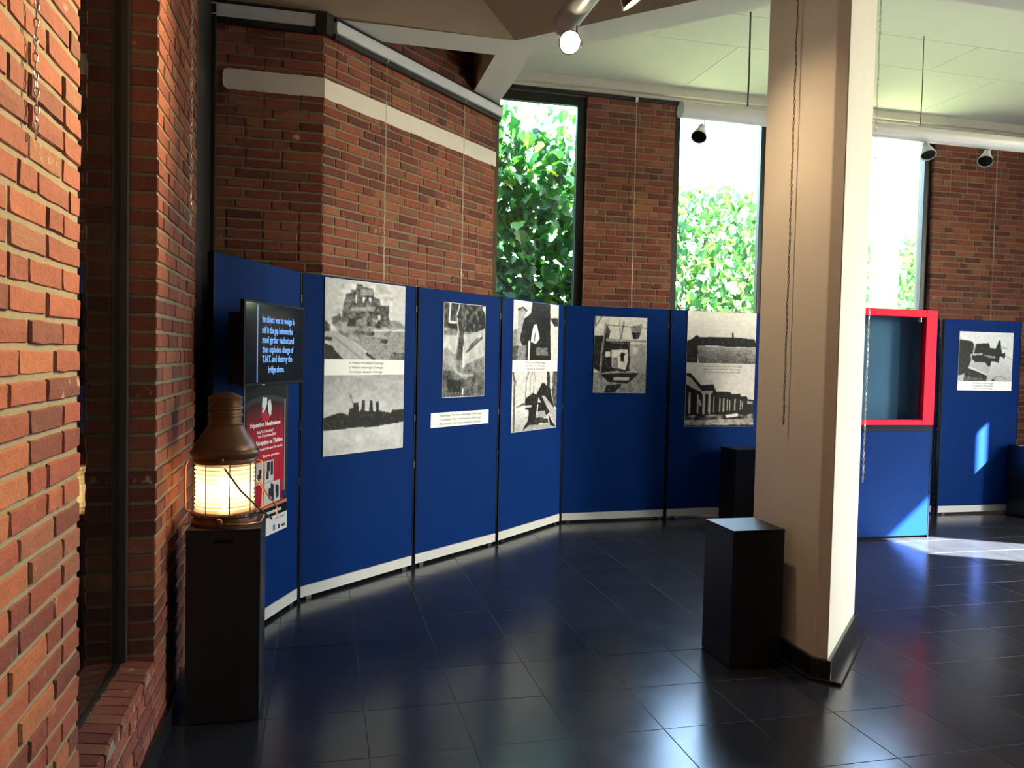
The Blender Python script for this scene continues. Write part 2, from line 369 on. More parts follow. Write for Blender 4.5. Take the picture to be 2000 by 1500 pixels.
# return from diagonal wall end to the window wall
ox0, ox1 = 1.44, 9.8
OPS = [(a-ox0, b-ox0, .34, 4.06) for a, b in ((1.47, 2.49), (3.41, 4.49), (5.41, 6.49))]
wb = wall('wall_back', (ox0, V1), 0, ox1-ox0, CZ, OPS,
          [(2.49-ox0, 3.41-ox0, 0, CZ), (4.49-ox0, 5.41-ox0, 0, CZ), (6.49-ox0, 8.4-ox0, 0, CZ)]+[(a+.012, b-.012, 0, .33) for a, b, c, d in OPS],
          'red brick pier wall between tall windows at the back', seen=lambda x, z: z > 1.9 and (x < 2.2 or x > 4.9), seed=11)
for i, (a, b, c, d) in enumerate(OPS):
    window('window_%d' % (i+3), (ox0, V1), 0, a, b, c, d, .05, ['tall black framed window full of dark green leaves', 'tall black framed window left of the white column with washed out leaves', 'tall black framed window right of the white column'][i], fr=.085)
    portal((ox0, V1), 0, a, b, c, d, .2)
window('window_1', (U0, V0), H90, *W1L, .09, 'dark tall window in the left brick wall near the camera', fr=.028, frd=.05, mat='brown_metal')
w2 = window('window_2', (U0, V0), H90, *W2L, .055, 'black framed narrow window behind the lantern', fr=.06, frd=.06)
w2.children[0].data.materials.clear(); w2.children[0].data.materials.append(MAT['black_metal']); w2.children[0].name = 'blacked_pane'  # dark, unreflecting glass put in as an opaque black pane
# right wall with high windows, wall behind the camera with large windows
RW = [(7.36-3.493, 7.36-2.603, .34, 4.17), (7.36-1.673, 7.36-.763, 2.2, 4.17)]
# narrow slit added to throw the thin light streak on the far right panel
SL = (7.36-5.183, 7.36-5.042, 2.78, 3.33)
wr = wall('wall_right', (U1, V1), -H90, 11.36, CZ, RW+[SL], [], 'brick coloured wall to the right of the hall', brick=False, thick=.14)
wr.data.materials.clear(); wr.data.materials.append(MAT['brick_far'])
for i, (a, b, c, d) in enumerate(RW):
    window('window_%d' % (i+6), (U1, V1), -H90, a, b, c, d, .05, 'high window in the right wall, number %d from the back' % (i+1), fr=.02); portal((U1, V1), -H90, a, b, c, d, .2)
wf = wall('wall_front', (U1, V0), PI, 9.99, CZ, [], [], 'plain wall behind the camera', brick=False)
wf.data.materials.clear(); wf.data.materials.append(MAT['brick_far'])
MB().prism([(1.41, 6.73), (1.475, 6.72), (1.475, 7.6), (1.30, 7.6), (1.30, 6.90)], 0, CZ).obj('wall_return', 'mortar', kind='structure', label='short return wall beside the leafy window', cat='wall')
# added dark enclosure that keeps daylight from behind the left windows
MB().box(-2.3, -2.2, -4.2, 6.2, -.1, CZ).obj('wall_blackout', 'dark_wall', kind='structure', label='dark enclosed passage wall beyond the left window', cat='wall')
MB().box(-2.2, -.83, -4.3, -4.2, -.1, CZ).obj('wall_blackout', 'dark_wall', kind='structure', label='near end wall of the dark passage', cat='wall')
MB().box(-2.2, -.0, 6.1, 6.2, -.1, CZ).obj('wall_blackout', 'dark_wall', kind='structure', label='far end wall of the dark passage', cat='wall')
MB().box(-2.2, -.83, -4.2, 6.1, -.15, -.1).obj('floor_blackout', 'dark_wall', kind='structure', label='floor of the dark passage', cat='floor')
MB().box(-2.4, 9.55, -4.5, 7.62, CZ+.06, CZ+.3).obj('roof_slab', 'roof_out', kind='structure', label='flat roof slab over the hall', cat='roof')
# ------------------------------------------------------------------ skirting, band, rail, trim
MB().box(-.591, -.562, -4, 5.24, 0, .085).obj('baseboard_left', 'skirt', kind='structure', label='black stone skirting along the left brick wall', cat='skirting', bev=.004)
def band(name, parent_loc, ang, x0, x1, z0, z1, label, rounded, seed):
    r = random.Random(seed); n = 26; top = []; bot = []
    for i in range(n+1):
        x = x0+(x1-x0)*i/n; top.append((x, z1+r.uniform(-.002, .002))); bot.append((x, z0+r.uniform(-.004, .003)))
    if rounded:
        k = .03; top[0] = (x0, z1-k); top.insert(1, (x0+.009, z1-.009)); top.insert(2, (x0+k, z1)); bot[0] = (x0, z0+k); bot.insert(1, (x0+.009, z0+.009)); bot.insert(2, (x0+k, z0))
    out = top+bot[::-1]; m = len(out)
    mb = MB(); mb.add([(x, -.011, z) for x, z in out]+[(x, .004, z) for x, z in out], [tuple(range(m))[::-1]]+[(i, (i+1) % m, m+(i+1) % m, m+i) for i in range(m)])
    o = mb.obj(name, 'plaster_band', kind='structure', label=label, cat='painted band'); o.location = (*parent_loc, 0); o.rotation_euler = (0, 0, ang); return o
band('trim_1', (-.71, 5.25), 0, .10, .715, 3.148, 3.272, 'greyish white painted band with rounded end on the shaded wall', True, 1)
band('trim_2', DIAG, PI/4, -.004, 2.035, 3.148, 3.272, 'white painted band across the diagonal brick wall', False, 2)
def rail(name, loc, ang, x0, x1, label):
    o = MB().box(x0, x1, -.055, .0, 3.572, 3.645).box(x0, x1, -.061, -.055, 3.572, 3.580).box(x0, x1, -.061, -.055, 3.636, 3.645).obj(name, 'white_metal', kind='structure', label=label, cat='picture rail', bev=.002)
    MB().box(x0, x1, -.04, -.0, 3.535, 3.571).box(x0, x1, -.05, -.0, 3.646, 3.668).obj('rail_shadow_gap', 'black_metal', o)  # lower black strip stands in for the shadow gap under the rail
    o.location = (*loc, 0); o.rotation_euler = (0, 0, ang); return o
rail('trim_3', (-.71, 5.25), 0, .02, .655, 'pale picture rail along the top of the shaded wall')
rail('trim_4', DIAG, PI/4, .055, 2.06, 'pale picture rail along the top of the diagonal wall')
MB().prism([(-.05, 5.19), (.012, 5.19), (.055, 5.235), (.03, 5.28), (-.05, 5.25)], 3.535, 3.668).obj('rail_corner', 'black_metal', kind='structure', label='black corner joint of the picture rails', cat='rail corner')
MB().box(1.40, 9.56, 7.25, 7.36, 4.115, 4.2).box(1.40, 9.56, 7.30, 7.36, 4.09, 4.115).obj('trim_5', 'trim', kind='structure', label='cream stepped trim between back windows and ceiling', cat='trim', bev=.004)
MB().box(1.40, 9.56, 7.335, 7.358, 4.058, 4.09).obj('trim_6', 'black_metal', kind='structure', label='thin black strip under the cream ceiling trim', cat='trim')
# ------------------------------------------------------------------ ceiling and beams
ce = MB().box(-.9, 9.8, -4.3, 7.6, CZ+.012, CZ+.06).obj('ceiling', 'gap', kind='structure', label='pale flat board ceiling', cat='ceiling')
rows = [(-4.2, -2.0, 1.4), (-2.0, -.82, .74), (-.82, .36, 2.1), (.36, 1.54, .74), (1.54, 2.72, 2.1), (2.72, 3.3, .74), (3.3, 4.43, 2.65), (4.43, 5.61, .74), (5.61, 6.18, 2.645), (6.18, 7.5, .74)]
for (a, b, off) in rows:
    x = off-2.69*2
    while x < 9.7:
        x0, x1 = max(x, -.85), min(x+2.69, 9.7)
        if x1-x0 > .1: MB().box(x0+.003, x1-.003, a+.003, b-.003, CZ, CZ+.012).obj('ceiling_board', 'ceiling', ce)
        x += 2.69
SZ = 3.68
def beam(name, poly, z0, z1, label):
    m = MB().prism(poly, z0, z1); me = m.mesh(name); me.materials.append(MAT['soffit']); me.materials.append(MAT['beam_side'])
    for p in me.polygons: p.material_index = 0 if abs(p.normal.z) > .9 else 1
    return link(name, me, None, kind='structure', label=label, cat='beam')
beam('ceiling_beam', [(-.71, 5.32), (1.265, 5.32), (2.20, 4.385), (2.36, 3.9), (2.9, 3.9), (2.9, 4.08), (1.45, 5.53), (1.45, 6.715), (1.19, 6.455), (1.19, 5.61), (.35, 5.61), (.06, 5.34), (-.71, 5.34)], SZ, CZ, 'forked cream ceiling beam meeting the diagonal wall')
# sloping coffer sides rising from the beam edges to the ceiling
MB().add([(-.60, 5.245, 3.668), (1.265, 5.319, SZ), (.427, 4.742, CZ), (-.60, 4.742, CZ), (-.60, 5.319, CZ), (1.265, 5.319, CZ), (.01, 5.245, 3.668)],
         [(0, 3, 2), (0, 2, 6), (6, 2, 1), (2, 3, 4, 5), (0, 6, 5, 4), (6, 1, 5), (1, 2, 5), (0, 4, 3)]).obj('coffer_side', 'beam_side', kind='structure', label='beige sloping coffer side above the shaded wall', cat='ceiling slope')
MB().add([(1.265, 5.319, SZ), (2.335, 4.249, SZ), (1.335, 3.835, CZ), (.427, 4.742, CZ), (1.265, 5.319, CZ), (2.335, 4.249, CZ)],
         [(0, 3, 2, 1), (2, 3, 4, 5), (0, 1, 5, 4), (1, 2, 5), (0, 4, 3)]).obj('coffer_side', 'beam_side', kind='structure', label='brown sloping coffer side beside the lit spotlights', cat='ceiling slope')
beam('ceiling_beam', [(2.95, 3.72), (8.4, 3.72), (8.4, 4.0), (2.95, 4.0)], SZ, CZ, 'straight cream ceiling beam running right from the column')
# ------------------------------------------------------------------ column
cp = [(2.34, 3.308), (2.385, 3.263), (2.985, 3.863), (2.985, 3.925), (2.40, 3.925), (2.34, 3.895)]
colm = empty('column', (2.62, 3.7, 0), kind='structure', label='cream painted angular concrete column with black skirting', cat='column')
def loc(pts): return [(x-2.62, y-3.7) for x, y in pts]
def grow(pts, d):
    n = len(pts); out = []
    for i in range(n):
        p0, p1, p2 = Vector(pts[i-1]), Vector(pts[i]), Vector(pts[(i+1) % n])
        e1 = (p1-p0).normalized(); e2 = (p2-p1).normalized(); n1_ = Vector((e1.y, -e1.x)); n2_ = Vector((e2.y, -e2.x))
        b = (n1_+n2_); b = b/(1+n1_.dot(n2_)); out.append(tuple(p1+b*d))
    return out
MB().prism(loc(cp), .1, CZ).obj('shaft', 'column', colm, bev=.006)
MB().prism(loc(grow(cp, .018)), .014, .105).obj('skirting', 'skirt', colm, bev=.004)
MB().prism(loc([(2.30, 3.29), (2.41, 3.19), (3.18, 3.96), (3.08, 4.0), (2.3, 4.0)]), 0.0005, .016).obj('plinth_slab', 'skirt', colm, bev=.002)
MB().box(-.335, -.27, .05, .16, 3.60, 3.68).box(-.35, -.30, .09, .12, 3.52, 3.60).obj('rail_clip', 'beam_side', colm)
# ------------------------------------------------------------------ display panels
def panel(a, b, label, kick=True, z1=2.0, left_post=True, group='blue display panels'):
    a = Vector(a); b = Vector(b); L = (b-a).length; ang = math.atan2(b.y-a.y, b.x-a.x)
    dd = (b-a).normalized(); a = a+dd*.007; L -= .014
    e = empty('exhibition_stand', (a.x, a.y, 0), ang, label=label, cat='display stand', group=group)
    MB().box(.012, L-.012, -.014, .014, .092, z1).obj('board', 'blue', e, bev=.002)
    for x in ((.0, L-.012) if left_post else (L-.012,)):
        ep = MB().box(x, x+.012, -.016, .016, .0, z1-.004).obj('edge_post', 'post', e)
    MB().box(.014, L-.014, -.0165, .0165, .022, .088).obj('kick_strip', 'kick', e)
    for x in (.06, L-.10): MB().box(x, x+.04, -.012, .012, 0, .022).obj('foot', 'black_metal', e)
    for z in (.72, 1.05, 1.82): MB().box(L-.016, L-.002, -.021, -.016, z, z+.045).obj('hinge', 'black_metal', ep)
    return e, L
J = [(-.522, 4.05), (-.125, 4.93), (.655, 5.602), (1.402, 6.212), (2.154, 6.902), (3.227, 6.962), (4.24, 7.02)]
PL = ['blue display panel with the wall screen and red poster', 'blue display panel with the ruined ship photo and caption in the middle', 'blue display panel with a narrow tall photo above a white label',
      'blue display panel with two stacked photos, next to the corner', 'blue display panel with a single upright photo under the brick pier', 'blue display panel with two warm toned photos left of the column']
P = [panel(J[i], J[i+1], PL[i]) for i in range(6)]
P7 = panel((6.13, 6.76), (7.105, 6.76), 'blue display panel at the far right with one square photo')
P8 = panel((5.55, 7.12), (6.12, 6.775), 'blue display panel mostly hidden behind the red framed case')
# ------------------------------------------------------------------ printed photographs (vertex-coloured prints)
class Paint:
    def __init__(s, W, H, quad, base):
        s.W, s.H = W, H; s.im = np.full((H, W), base, float)
        yy, xx = np.mgrid[0:H, 0:W]; s.x = (xx+.5)/W; s.y = (yy+.5)/H
        src = quad; dst = [(0, 0), (1, 0), (1, 1), (0, 1)]; A = []; B = []
        for (x, y), (u, v) in zip(src, dst):
            A.append([x, y, 1, 0, 0, 0, -u*x, -u*y]); B.append(u); A.append([0, 0, 0, x, y, 1, -v*x, -v*y]); B.append(v)
        s.h = np.append(np.linalg.solve(np.array(A, float), np.array(B, float)), 1).reshape(3, 3)
    def m(s, pts):
        o = []
        for x, y in pts:
            q = s.h @ np.array([x, y, 1.0]); o.append((q[0]/q[2], q[1]/q[2]))
        return o
    def mask(s, pts, jit=.006):
        pts = s.m(pts); ins = np.zeros((s.H, s.W), bool); n = len(pts)
        x = s.x+s.fn(9, 3)*jit; y = s.y+s.fn(9, 4)*jit
        for i in range(n):
            (x0, y0), (x1, y1) = pts[i], pts[(i+1) % n]
            if y0 == y1: continue
            c = ((y0 > y) != (y1 > y)) & (x < (x1-x0)*(y-y0)/(y1-y0)+x0); ins ^= c
        return ins
    def poly(s, pts, v, jit=.006): s.im[s.mask(pts, jit)] = v; return s
    def line(s, pts, w, v):
        q = s.m(pts); w0 = s.m([pts[0], (pts[0][0]+w, pts[0][1])]); hw = abs(w0[1][0]-w0[0][0])/2; asp = s.H/s.W
        for (x0, y0), (x1, y1) in zip(q[:-1], q[1:]):
            y0_, y1_ = y0*asp, y1*asp; dx, dy = x1-x0, y1_-y0_; L = dx*dx+dy*dy+1e-9
            t = np.clip(((s.x-x0)*dx+(s.y*asp-y0_)*dy)/L, 0, 1); d = np.hypot(s.x-x0-t*dx, s.y*asp-y0_-t*dy)
            s.im[d < max(hw, .55/s.W)] = v
        return s
    def fn(s, f, seed):
        r = np.random.RandomState(seed); g = r.rand(f*2+2, f*2+2)*2-1
        a = s.x*f; b = s.y*f; i = a.astype(int); j = b.astype(int); fx = a-i; fy = b-j
        return (g[j, i]*(1-fx)+g[j, i+1]*fx)*(1-fy)+(g[j+1, i]*(1-fx)+g[j+1, i+1]*fx)*fy
    def grain(s, amt, f, seed, pts=None):
        n = s.fn(f, seed)*amt
        if pts is not None: n = n*s.mask(pts)
        s.im = s.im+n; return s
    def shade(s, pts, v0, v1):
        m = s.mask(pts); ys = s.y[m]
        if ys.size: s.im[m] = v0+(v1-v0)*(ys-ys.min())/(np.ptp(ys)+1e-6)
        return s
    def rgb(s, tint=(1, 1, 1)):
        im = np.clip(s.im, .03, .95); im = .25*im+.75*(.5+(im-.5)*1.15)
        # light softening
        k = (im+np.roll(im, 1, 0)+np.roll(im, -1, 0)+np.roll(im, 1, 1)+np.roll(im, -1, 1))/5; k[0], k[-1], k[:, 0], k[:, -1] = im[0], im[-1], im[:, 0], im[:, -1]
        tex = (s.fn(46, 21)*.55+s.fn(88, 22)*.6)*np.clip((.72-k)*1.6, 0, .45)*.34
        k = np.clip((k+tex)*1.14-.075, .10, .97)**1.9*.95
        return np.stack([k*tint[0], k*tint[1], k*tint[2]], -1)
def picture(name, rgb, parent, x0, x1, z0, z1, y):
    H, W, _ = rgb.shape
    xs = np.linspace(x0, x1, W); zs = np.linspace(z1, z0, H); X, Zz = np.meshgrid(xs, zs)
    v = np.stack([X, np.full_like(X, y), Zz], -1).reshape(-1, 3)
    i = np.arange((H-1)*(W-1)); r = i//(W-1)*W+i % (W-1); f = np.stack([r, r+W, r+W+1, r+1], -1)
    me = bpy.data.meshes.new(name); me.vertices.add(len(v)); me.vertices.foreach_set('co', v.ravel())
    me.loops.add(f.size); me.loops.foreach_set('vertex_index', f.ravel().astype(np.int32)); me.polygons.add(len(f))
    me.polygons.foreach_set('loop_start', np.arange(0, f.size, 4, dtype=np.int32)); me.update(calc_edges=True); me.validate()
    at = me.color_attributes.new('ink', 'FLOAT_COLOR', 'POINT'); c = np.concatenate([rgb.reshape(-1, 3), np.ones((H*W, 1))], 1)
    at.data.foreach_set('color', c.ravel().astype(np.float32))
    return link(name, me, 'print', parent)
RES = 230
def paint(w, h, quad, base): return Paint(int(w*RES), int(h*RES), quad, base)
def shipruin(w, h):
    p = paint(w, h, [(80, 10), (1390, 155), (1370, 1340), (62, 1325)], .74)
    p.poly([(75, 690), (160, 780), (150, 900), (62, 900)], .28).poly([(1130, 700), (1290, 720), (1380, 800), (1380, 850), (1130, 850)], .5)
    p.poly([(180, 740), (350, 690), (600, 760), (1390, 830), (1380, 1345), (900, 1340), (560, 1060), (330, 920)], .52)
    p.poly([(350, 560), (420, 270), (490, 270), (495, 215), (575, 215), (590, 130), (670, 130), (700, 160), (865, 190), (875, 330), (970, 370), (975, 465), (1120, 470), (1105, 640), (1130, 760), (1180, 810), (350, 800), (350, 640)], .34)
    p.grain(.16, 26, 5, [(350, 130), (1180, 130), (1180, 1000), (180, 1000), (180, 640)])
    for q, v in (([(655, 200), (860, 215), (860, 305), (655, 300)], .55), ([(565, 290), (597, 290), (595, 430), (565, 430)], .82), ([(690, 320), (742, 340), (700, 430), (685, 400)], .8), ([(795, 335), (832, 335), (830, 405), (795, 405)], .82),
                 ([(945, 620), (972, 620), (970, 690), (945, 690)], .86), ([(500, 500), (890, 490), (870, 560), (490, 555)], .56), ([(590, 700), (760, 640), (760, 800), (590, 800)], .48), ([(850, 680), (945, 690), (920, 740), (840, 720)], .62),
                 ([(460, 680), (590, 680), (580, 790), (460, 790)], .2), ([(195, 650), (320, 590), (350, 700), (205, 760)], .35), ([(990, 480), (1110, 480), (1090, 640), (990, 640)], .3), ([(570, 880), (880, 880), (870, 950), (580, 930)], .3),
                 ([(980, 1000), (1100, 1000), (1080, 1075), (990, 1060)], .26), ([(1170, 1210), (1380, 1230), (1380, 1345), (1090, 1345)], .38), ([(885, 845), (1375, 850), (1375, 880), (880, 870)], .78), ([(350, 730), (450, 730), (440, 900), (345, 880)], .58)): p.poly(q, v)
    p.poly([(150, 850), (560, 1050), (900, 1335), (420, 1340), (240, 1200), (62, 930), (62, 860)], .62).line([(220, 960), (700, 1340)], 30, .52).line([(560, 1060), (900, 1330)], 14, .78).line([(760, 1240), (880, 1330)], 34, .22)
    p.poly([(50, 1060), (200, 1110), (260, 1200), (400, 1345), (50, 1345)], .15).poly([(50, 955), (190, 970), (200, 1025), (50, 1025)], .17).poly([(50, 720), (110, 760), (160, 880), (50, 870)], .26)
    return p.grain(.05, 40, 9).rgb((1, 1.0, 1.02))
def shipfar(w, h):
    p = paint(w, h, [(112, 815), (742, 820), (730, 1390), (100, 1465)], .66); p.shade([(100, 810), (745, 815), (735, 1180), (105, 1180)], .60, .72)
    p.shade([(90, 1220), (745, 1160), (735, 1400), (90, 1475)], .74, .68).grain(.04, 10, 3)
    p.line([(322, 975), (345, 1050)], 8, .4).line([(322, 975), (318, 1025)], 4, .5)
    p.poly([(95, 1160), (180, 1130), (250, 1115), (310, 1140), (315, 1085), (345, 1080), (352, 1035), (385, 1035), (392, 1110), (410, 1090), (412, 1018), (433, 1018), (436, 1100), (470, 1110), (474, 1022), (492, 1022), (502, 1110), (520, 1110), (522, 1030), (541, 1030), (546, 1100), (575, 1110), (640, 1120), (650, 1095), (745, 1095), (745, 1185), (500, 1225), (95, 1260)], .17)
    return p.grain(.05, 30, 8).rgb((1, 1.0, 1.03))
def hull(w, h):
    p = paint(w, h, [(218, 102), (640, 140), (615, 1050), (202, 1068)], .48)
    p.poly([(210, 95), (645, 130), (635, 395), (430, 410), (210, 360)], .24).grain(.22, 22, 4, [(210, 95), (645, 130), (635, 395), (210, 400)])
    p.shade([(200, 470), (640, 400), (620, 820), (200, 820)], .66, .42)
    p.poly([(215, 440), (365, 440), (325, 640), (250, 560), (210, 570)], .74).poly([(415, 450), (628, 375), (622, 650), (440, 730), (408, 775)], .70)
    p.poly([(600, 150), (640, 150), (638, 230)], .85)
    p.line([(282, 110), (270, 310), (340, 312)], 15, .84).line([(375, 130), (350, 232)], 12, .76).line([(350, 270), (362, 400), (330, 620)], 12, .78).poly([(392, 115), (425, 118), (412, 700), (330, 700), (352, 620), (380, 400)], .30)
    p.line([(412, 560), (408, 760)], 10, .86).line([(445, 610), (600, 465)], 16, .30).line([(470, 560), (560, 470)], 10, .34)
    p.poly([(205, 800), (330, 825), (420, 890), (560, 820), (640, 800), (640, 1070), (195, 1075)], .36).poly([(205, 640), (330, 640), (340, 800), (205, 800)], .55)
    p.poly([(240, 880), (390, 900), (380, 1010), (250, 1010)], .2).line([(320, 790), (400, 850), (510, 840)], 14, .62).line([(405, 980), (400, 1030)], 12, .85)
    return p.grain(.09, 14, 6).grain(.05, 36, 7).rgb()
def funnel(w, h):
    p = paint(w, h, [(920, 88), (1378, 125), (1362, 695), (912, 690)], .78)
    p.poly([(965, 190), (1000, 165), (1050, 190), (1010, 300), (1000, 540), (960, 540)], .6).line([(968, 190), (1010, 165), (1050, 195)], 12, .25)
    p.poly([(1112, 80), (1285, 95), (1290, 700), (1050, 700), (985, 480), (1020, 280), (1090, 220)], .14).grain(.1, 24, 3, [(985, 90), (1290, 90), (1290, 700), (985, 700)])
    p.poly([(1150, 560), (1260, 560), (1262, 645), (1145, 645)], .42).poly([(1120, 335), (1150, 330), (1180, 470), (1140, 530), (1088, 510)], .86).line([(1135, 420), (1125, 500)], 8, .2)
    p.line([(1076, 510), (1070, 690)], 18, .82).poly([(905, 550), (1055, 540), (1050, 700), (905, 700)], .3).poly([(970, 545), (1040, 545), (1040, 690), (960, 690)], .5).poly([(1285, 262), (1368, 262), (1370, 345), (1335, 350)], .25).poly([(905, 390), (960, 380), (960, 540), (905, 560)], .5)
    return p.grain(.05, 34, 5).rgb((1, .99, .97))
def deck(w, h):
    p = paint(w, h, [(45, 320), (822, 315), (800, 1275), (20, 1370)], .76); p.shade([(20, 900), (330, 880), (330, 1370), (15, 1380)], .80, .62)
    p.line([(60, 340), (82, 470), (70, 1330)], 26, .32).poly([(75, 470), (125, 480), (110, 560), (80, 580)], .45)
    p.line([(335, 320), (288, 480), (272, 820)], 15, .42).line([(395, 330), (362, 450), (350, 780)], 12, .5).line([(425, 325), (445, 500)], 8, .5).line([(415, 590), (410, 720)], 14, .4)
    p.poly([(640, 315), (682, 315), (715, 640), (640, 700)], .24).poly([(745, 310), (830, 310), (815, 960), (760, 900), (720, 620)], .34).poly([(690, 420), (735, 420), (730, 620), (690, 600)], .7)
    p.poly([(268, 790), (400, 690), (460, 720), (560, 515), (600, 520), (705, 650), (770, 950), (620, 1070), (470, 1250), (225, 1320), (320, 1130), (330, 980), (270, 970)], .13)
    p.grain(.14, 26, 3, [(268, 690), (770, 500), (770, 1250), (268, 1250)])
    p.poly([(545, 725), (600, 735), (815, 1000), (810, 1275)], .62).poly([(470, 1000), (600, 980), (640, 1100), (450, 1110)], .6).poly([(450, 1125), (660, 1115), (660, 1200), (440, 1200)], .25).line([(485, 890), (468, 1040)], 20, .82).poly([(500, 760), (545, 850), (480, 850)], .72)
    p.poly([(330, 1240), (820, 1205), (820, 1290), (200, 1350)], .58).poly([(105, 930), (250, 850), (272, 890), (110, 938)], .3).line([(270, 920), (370, 910)], 22, .75).poly([(665, 1050), (790, 1260), (690, 1230)], .18)
    return p.grain(.06, 34, 5).rgb((1, .99, .97))
def gate(w, h):
    p = paint(w, h, [(150, 160), (710, 170), (690, 980), (138, 985)], .76)
    p.poly([(145, 370), (250, 370), (268, 235), (315, 320), (300, 400), (525, 430), (520, 745), (210, 765), (140, 720)], .18).poly([(150, 160), (240, 162), (150, 290)], .35).poly([(165, 165), (225, 165), (160, 260)], .7)
    p.poly([(335, 522), (503, 518), (503, 640), (480, 730), (335, 715)], .78).poly([(430, 555), (468, 555), (460, 645), (428, 645)], .1).line([(420, 585), (480, 570)], 10, .12).poly([(345, 610), (400, 600), (400, 720), (340, 720)], .5).poly([(265, 545), (320, 540), (320, 600), (265, 600)], .78)
    p.poly([(520, 455), (700, 455), (692, 745), (520, 745)], .58).poly([(555, 485), (608, 485), (605, 570), (555, 570)], .72).poly([(530, 265), (655, 235), (640, 330), (540, 330)], .48).poly([(540, 330), (640, 330), (618, 392), (560, 400)], .2)
    p.line([(280, 415), (705, 425)], 22, .55).line([(285, 255), (705, 285)], 8, .4).line([(292, 195), (290, 400)], 7, .45).line([(415, 200), (420, 400)], 8, .45).line([(460, 220), (430, 395)], 14, .4).line([(300, 440), (520, 450)], 14, .3)
    p.poly([(135, 770), (700, 745), (695, 990), (130, 990)], .5).grain(.1, 20, 3, [(135, 760), (700, 745), (695, 990), (130, 990)]).poly([(215, 785), (625, 765), (500, 885), (300, 865)], .15).poly([(355, 815), (525, 812), (512, 850), (345, 850)], .68).poly([(280, 900), (450, 890), (360, 985), (250, 985)], .22).poly([(130, 835), (290, 850), (225, 985), (130, 990)], .52).line([(215, 770), (225, 560), (270, 250)], 20, .5)
    return p.grain(.07, 36, 5).rgb((1, .95, .87))
def fort(w, h):
    p = paint(w, h, [(1148, 100), (1885, 110), (1860, 670), (1125, 655)], .86); p.shade([(1100, 90), (1900, 90), (1900, 450), (1100, 450)], .86, .80)
    p.poly([(1125, 425), (1190, 395), (1235, 355), (1262, 380), (1610, 380), (1612, 330), (1625, 330), (1630, 378), (1860, 400), (1880, 485), (1250, 472), (1240, 670), (1110, 670)], .13).poly([(1110, 460), (1160, 460), (1230, 640), (1110, 670)], .22)
    p.shade([(1238, 480), (1870, 490), (1870, 680), (1255, 670)], .55, .34).grain(.10, 7, 4, [(1238, 480), (1870, 490), (1870, 680), (1255, 670)])
    for x in range(1300, 1840, 70): p.line([(x, 400), (x, 445)], 12, .24)
    return p.grain(.04, 36, 5).rgb((1, .94, .86))
def ruin(w, h):
    p = paint(w, h, [(1125, 665), (1855, 680), (1835, 1350), (1105, 1345)], .80)
    p.poly([(1110, 775), (1172, 780), (1280, 905), (1410, 898), (1440, 975), (1592, 980), (1600, 1000), (1690, 1000), (1700, 1025), (1770, 1030), (1780, 1060), (1860, 1070), (1850, 1230), (1100, 1230)], .13)
    p.poly([(1125, 800), (1180, 830), (1275, 950), (1270, 975), (1115, 890)], .62).poly([(1275, 960), (1410, 965), (1400, 1000), (1280, 1000)], .6)
    for x, a, b, ww in ((1160, 990, 1195, 20), (1245, 1010, 1195, 18), (1310, 1000, 1200, 26), (1370, 1000, 1200, 24), (1415, 1020, 1190, 10), (1480, 1050, 1180, 14), (1520, 1050, 1180, 16), (1560, 1050, 1170, 10), (1585, 1070, 1170, 12), (1640, 1060, 1170, 14), (1700, 1070, 1160, 12), (1720, 1080, 1160, 8)): p.line([(x, a), (x-5, b)], ww, .64)
    p.line([(1260, 1060), (1275, 1120)], 18, .6).poly([(1770, 1075), (1830, 1080), (1825, 1110), (1765, 1105)], .6)
    p.poly([(1100, 1225), (1850, 1215), (1850, 1360), (1100, 1360)], .3).grain(.3, 16, 3, [(1100, 1225), (1850, 1215), (1850, 1300), (1100, 1300)]).poly([(1100, 1275), (1850, 1265), (1840, 1330), (1100, 1325)], .58).grain(.15, 22, 12, [(1100, 1225), (1850, 1215), (1850, 1360), (1100, 1360)])
    p.poly([(1540, 1222), (1668, 1203), (1672, 1240), (1546, 1256)], .86).poly([(1100, 1330), (1850, 1340), (1850, 1360), (1100, 1360)], .15)
    return p.grain(.05, 34, 5).rgb((1, .94, .88))
def quay(w, h):
    p = paint(w, h, [(115, 85), (1230, 120), (1185, 1110), (75, 1100)], .78); p.shade([(70, 600), (1230, 600), (1200, 1120), (60, 1120)], .76, .62)
    p.poly([(100, 245), (370, 295), (405, 350), (380, 600), (310, 790), (215, 950), (70, 990)], .17)
    p.poly([(460, 335), (720, 325), (745, 430), (850, 440), (900, 340), (920, 270), (955, 275), (965, 400), (985, 540), (1060, 515), (1045, 655), (985, 600), (940, 600), (920, 730), (830, 690), (765, 700), (740, 810), (600, 750), (430, 710), (330, 610), (410, 520)], .13)
    p.line([(350, 560), (570, 550)], 34, .62).poly([(610, 570), (850, 590), (840, 640), (690, 620)], .5).poly([(400, 340), (455, 340), (420, 510), (395, 510)], .62).line([(350, 580), (370, 720)], 30, .55).line([(1010, 420), (1080, 440)], 30, .6).line([(1050, 580), (1190, 660)], 10, .5)
    p.poly([(300, 800), (400, 715), (630, 715), (755, 855), (690, 980)], .62).line([(310, 800), (680, 970)], 18, .76).poly([(275, 830), (690, 995), (655, 1110), (190, 1110), (230, 880)], .2).poly([(240, 980), (600, 1040), (580, 1110), (200, 1110)], .33)
    p.line([(800, 1060), (880, 1000), (980, 1000), (1060, 1060)], 22, .5).line([(790, 1080), (810, 1080)], 40, .25)
    return p.grain(.04, 36, 5).rgb((.98, 1, 1.01))
